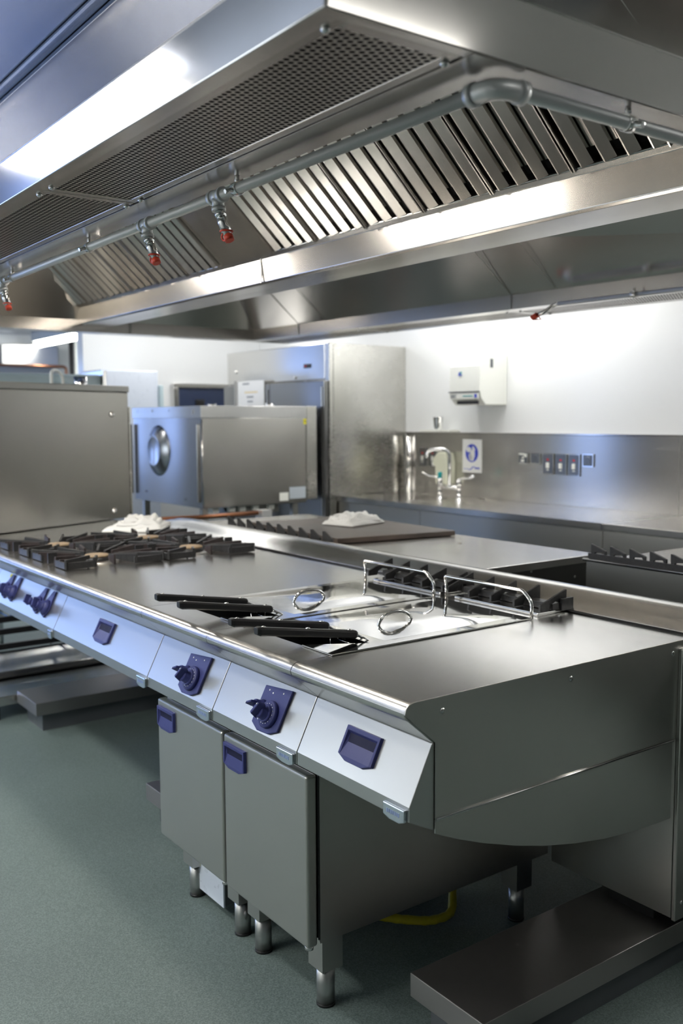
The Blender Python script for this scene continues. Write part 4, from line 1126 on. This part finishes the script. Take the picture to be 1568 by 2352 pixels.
for i, (wd, z) in enumerate(((.10, 1.70), (.10, 1.60), (.08, 1.565), (.08, 1.53))):
    cx_ = -4.94 if i else -5.0
    for k in range(4): m.box(cx_-wd/2+wd*k/4, cx_-wd/2+wd*(k+.75)/4, 2.5990, 2.5999, z-.006, z+.006)
m.build('printed_lines', M_INK, t)
m = MB()
for wd, z in ((.19, 1.635), (.13, 1.495)): m.box(-4.93-wd/2, -4.93+wd/2, 2.5990, 2.5999, z-.005, z+.005)
m.build('printed_border', M_ORANGEINK, t)

# ================================================================ OVENS
def combi_oven():
    x1, x0, y0, y1, z0, z1 = -4.0, -5.035, 1.68, 2.475, .865, 1.515
    t = thing('convection_oven', 'boxy stainless oven on legs with a round domed side in front of the fridge', 'oven', ((x0+x1)/2, 2.1, 0))
    MB().box(x0+.004, x1-.004, y0+.004, y1-.004, z0, z1-.004).build('case', M_OVENS, t, bevel=.002)
    MB().box(x0-.002, x1+.002, y0-.002, y1+.002, z1-.075, z1).build('top_band', M_FASCIA, t, bevel=.002)
    MB().box(x1-.0035, x1+.0015, y0+.012, y1-.004, z0+.005, z1-.078).build('back_panel', M_OVENB, t, bevel=.001)
    MB().box(x1-.10, x1+.004, y1, y1+.085, .885, 1.516).build('hinge_post', M_FRIDGE, t, bevel=.003)
    MB().lathe(((x0+x1)/2-.11, y0+.004, 1.22), (0, -1, 0), [(.175, -.002), (.170, .004), (.150, .018), (.125, .032), (.108, .040), (.100, .043), (.092, .040), (.0, .038)], 48).build('dome', M_OVENS, t)
    for x in (x0-.003, x1-.003):
        m = MB().box(x-.012, x+.002, y0-.030, y0-.004, .905, 1.40); m.build('edge_guard', M_RAIL, t, bevel=.003)
    m = MB().tube([(x1+.003, y0+.005, .89), (x1+.003, y0+.005, 1.43)], .006, 8); m.build('edge_tube', M_RAIL, t)
    m = MB()
    for p in ((-4.85, .93), (-4.25, .91), (-4.95, 1.49), (-4.7, 1.49), (-4.45, 1.49), (-4.1, 1.485), (-4.1, 1.47)): m.lathe((p[0], y0-.002, p[1]), (0, -1, 0), [(.008, 0), (.006, .004)], 10)
    m.build('screw', M_CHROME, t, split=True)
    st = MB().box(x1+.0016, x1+.0028, 2.452, 2.490-.015, 1.395, 1.432).build('ce_sticker', M_YELLOW, t, label='small yellow sticker with CE mark')
    mt = Matrix.Translation((x1+.0032, 2.4635, 1.4135)) @ Matrix(((0, 0, 1, 0), (1, 0, 0, 0), (0, 1, 0, 0), (0, 0, 0, 1)))
    text('CE', .021, M_BLACK, mt, 'ce_lettering', st)
    MB().box(x1+.0016, x1+.003, 2.335, 2.465, .895, .975).build('rating_plate', M_PLATE, t)
    MB().box(x1+.0016, x1+.003, 2.255, 2.325, .885, .940).build('label_plate', M_WHITE, t)
    m = MB()
    for x, y in ((-4.35, 1.95), (-4.1, 2.25)): m.cyl((x, y, z1), (x, y, z1+.02), .03)
    m.build('vent_stub', M_CHROME, t, split=True)
    m = MB()
    for x in (x0+.13, x1-.04):
        for y in (y0+.03, y1-.08): m.box(x-.02, x+.02, y-.02, y+.02, 0, z0)
    m.build('leg', M_DOOR, t, split=True)
    m = MB()
    for y in (1.78, 1.90, 1.98, 2.08, 2.2): m.box(x1-.12, x1-.05, y, y+.045, z0-.035, z0)
    m.build('terminal', M_WHITE, t, split=True)
    MB().box(x1-.3, x1-.08, 1.9, 2.3, z0-.06, z0-.001).build('pipework_box', M_DARKSTEEL, t)
M_OVENS = steel('oven_side_steel', (0.44, 0.45, 0.47), 0.24, .03, (2, 2, 60), .01, aniso=.3)
M_OVENB = steel('oven_back_steel', (0.56, 0.545, 0.51), 0.24, .03, (2, 2, 60), .01, aniso=.7)
M_PLATE = plain('grey_rating_plate', (.45, .5, .55), .4)
combi_oven()

def tall_box():
    ang = math.radians(23.6)
    t = thing('steel_oven', 'large plain stainless oven back with dome screws standing on the far left range end', 'oven', (-3.655, 1.045, TZ), rotz=ang, local=True)
    # local: -y runs towards the front of the range, +x is the visible face normal
    MB().box(-.55, 0, -1.06, 0, .004, .700).build('case', M_BOXF, t, bevel=.003)
    MB().box(-.555, .006, -1.066, .006, .701, .735).build('top_rim', M_DARKSTEEL, t, bevel=.004)
    MB().box(-.02, .004, .001, .012, .02, .62).build('edge_strip', M_FRIDGE, t)
    m = MB()
    for z in (.05, .58): m.lathe((0, -.13, z), (1, 0, 0), [(.016, 0), (.016, .004), (.011, .012), (.004, .016)], 18)
    m.build('dome_screw', M_CHROME, t, split=True)
    del t['_local']
    a = thing('ice_machine', 'pale blue appliance top seen over the tall steel oven', 'appliance', (-4.75, 1.05, 0))
    MB().box(-5.0, -4.65, .55, 1.30, .60, 1.725).build('case', M_PALEBLUE, a, bevel=.02, seg=3)
    MB().box(-5.02, -4.63, 1.301, 1.325, .60, 1.75).build('side_rail', M_RAIL, a)
    m = MB()
    for x in (-4.95, -4.7):
        for y in (.6, 1.25): m.cyl((x, y, 0), (x, y, .6), .02)
    m.build('leg', M_CHROME, a)
    m = MB().tube(fillet([(-4.55, .93, 1.60), (-4.55, .93, 1.735), (-4.60, .97, 1.75), (-4.62, 1.03, 1.72), (-4.62, 1.03, 1.60)], .04, 5), .010, 10); m.build('hose', M_WHITE, a)
    MB().cyl((-4.45, 1.08, 1.60), (-4.45, 1.08, 1.70), .042).build('flue_stub', M_CHROME, a)
    MB().box(-4.64, -4.40, .9, 1.15, 1.55, 1.60).build('bracket', M_GALV, a)
M_BOXF = steel('tall_box_steel', (0.36, 0.35, 0.325), 0.24, .03, (2, 2, 60), .01, aniso=.75)
tall_box()

# ================================================================ CLOTHS
def cloth(name, label, c, w_, d_, rot, seed, z, layers=3, hk=1.0):
    rnd = random.Random(seed); t = thing(name, label, 'cloth', (c[0], c[1], z))
    for l in range(layers):
        n = 22; vs = []; fs = []
        sx, sy = w_*(1-.16*l), d_*(1-.14*l); ox, oy = rnd.uniform(-.02, .02), rnd.uniform(-.015, .015); rt = rot+rnd.uniform(-.15, .15)
        ph = [rnd.uniform(0, 6.28) for _ in range(6)]
        for top in (0, 1):
            for j in range(n+1):
                for i in range(n+1):
                    u, v = i/n-.5, j/n-.5
                    e = min(1, 16*min(.5-abs(u), .5-abs(v)))**.5
                    wob = .006*math.sin(9*u+ph[0])*math.sin(7*v+ph[1])+.003*math.sin(21*u+9*v+ph[2])
                    edge = .03*math.sin(5*v+ph[3])*abs(u)*2+.02*math.sin(6*u+ph[4])
                    x = u*sx*(1+.0*edge)+edge*sx*.6; y = v*sy+edge*sy*.4
                    h = .009*l+(.003+.010*e)*top+wob*(e if l else e*.5)+.001+(.0 if top else 0)
                    h = max(h*hk, .0015 if not top else .003)
                    X_ = c[0]+ox+x*math.cos(rt)-y*math.sin(rt); Y_ = c[1]+oy+x*math.sin(rt)+y*math.cos(rt)
                    vs.append((X_, Y_, z+h))
        N1 = (n+1)**2
        for j in range(n):
            for i in range(n):
                a = j*(n+1)+i; q = (a, a+1, a+n+2, a+n+1); fs.append(q[::-1]); fs.append(tuple(k+N1 for k in q))
        for i in range(n):
            for a, b in ((i, i+1), (n*(n+1)+i, n*(n+1)+i+1), (i*(n+1), (i+1)*(n+1)), (i*(n+1)+n, (i+1)*(n+1)+n)): fs.append((a, b, b+N1, a+N1))
        m = MB(); m.add(vs, fs, True); m.build('fold', M_TOWEL, t)
cloth('folded_cloth', 'crumpled white cloth on the hob behind the black pan supports', (-3.05, .83), .30, .26, .9, 3, TZ+.001, 4, 1.6)
cloth('folded_cloth', 'small folded white cloth on the dark griddle plate', (-2.42, 1.68), .19, .26, .2, 5, TZ+.027, 3, 1.5)

# ================================================================ FAR LEFT BACKGROUND
t = thing('copper_pipe', 'copper pipe running low behind the range under the oven', 'pipe', (-3.95, 1.5, .8))
MB().tube([(-3.75, 1.05, .85), (-3.75, 1.62, .842), (-3.78, 2.0, .842)], .014, 12).build('run', M_COPPER, t)
MB().box(-3.80, -3.72, 1.95, 2.02, .60, .86).build('bracket', M_GALV, t)
t = thing('tall_white_cabinet', 'tall pale white cabinet against the far white wall', 'cabinet', (-5.75, 2.05, 0))
MB().box(-5.98, -5.55, 1.66, 2.13, .10, 1.812).build('case', M_WHITEBLUE, t, bevel=.01)
MB().box(-5.60, -5.53, 2.131, 2.165, 1.10, 1.70).build('handle', M_PALEBLUE, t, bevel=.008)
MB().box(-5.95, -5.58, 1.70, 2.10, 0, .10).build('plinth', M_GREY, t)
t = thing('wall_hatch', 'dark blue glazed hatch in a steel frame on the far wall left of the fridge', 'hatch', (-5.95, 2.75, .9))
MB().box(-5.985, -5.96, 2.50, 3.05, .95, 1.70).build('glass', M_DKGLASS, t)
m = MB()
for a, b, c, d in ((2.455, 3.10, 1.70, 1.735), (2.455, 3.10, .91, .95), (2.455, 2.50, .95, 1.70), (3.05, 3.10, .95, 1.70)): m.box(-5.998, -5.94, a, b, c, d)
m.build('frame', M_RAIL, t, bevel=.003)
MB().box(-5.96, -5.94, 2.66, 2.74, 1.50, 1.60).build('latch', M_BLACK, t, bevel=.004)
t = thing('tube_light', 'long glowing fluorescent tube light on the far room ceiling', 'light fitting', (-10.1, 3.0, 2.40))
MB().box(-10.95, -9.30, 2.93, 3.07, 2.44, ZC-.001).build('housing', M_WHITE, t)
MB().tube([(-10.92, 3.0, 2.41), (-9.33, 3.0, 2.41)], .045, 16).build('tube', M_TUBE, t)
t = thing('duct', 'grey steel duct box high on the far room wall', 'duct', (-11.1, 2.8, 2.1))
MB().box(-11.29, -10.95, 2.55, 3.28, 2.14, 2.40).build('case', M_PANEL, t, bevel=.01)
t = thing('copper_pipe', 'thin copper pipe under the duct in the far room', 'pipe', (-10.9, 2.9, 2.1))
MB().tube(fillet([(-10.9, 2.3, 2.13), (-10.9, 3.36, 2.13), (-10.9, 3.36, 1.4)], .05), .018, 10).build('run', M_COPPER, t)
for y, mt_, r_, lb in ((3.47, M_BLACK, .03, 'dark upright pipe beside the opening to the far room'), (3.56, M_WHITE, .045, 'thick white upright pipe beside the opening to the far room'), (3.68, M_GALV, .05, 'grey upright pipe nearest the far white wall')):
    t = thing('upright_pipe', lb, 'pipe', (-11.0, y, 0)); MB().cyl((-11.0, y, 0), (-11.0, y, 2.5), r_).build('run', mt_, t)
    MB().cyl((-11.0, y, 1.7), (-11.0, y, 1.76), r_+.012).build('collar', M_CHROME, t)
for o in bpy.data.objects:
    if '_local' in o: del o['_local']
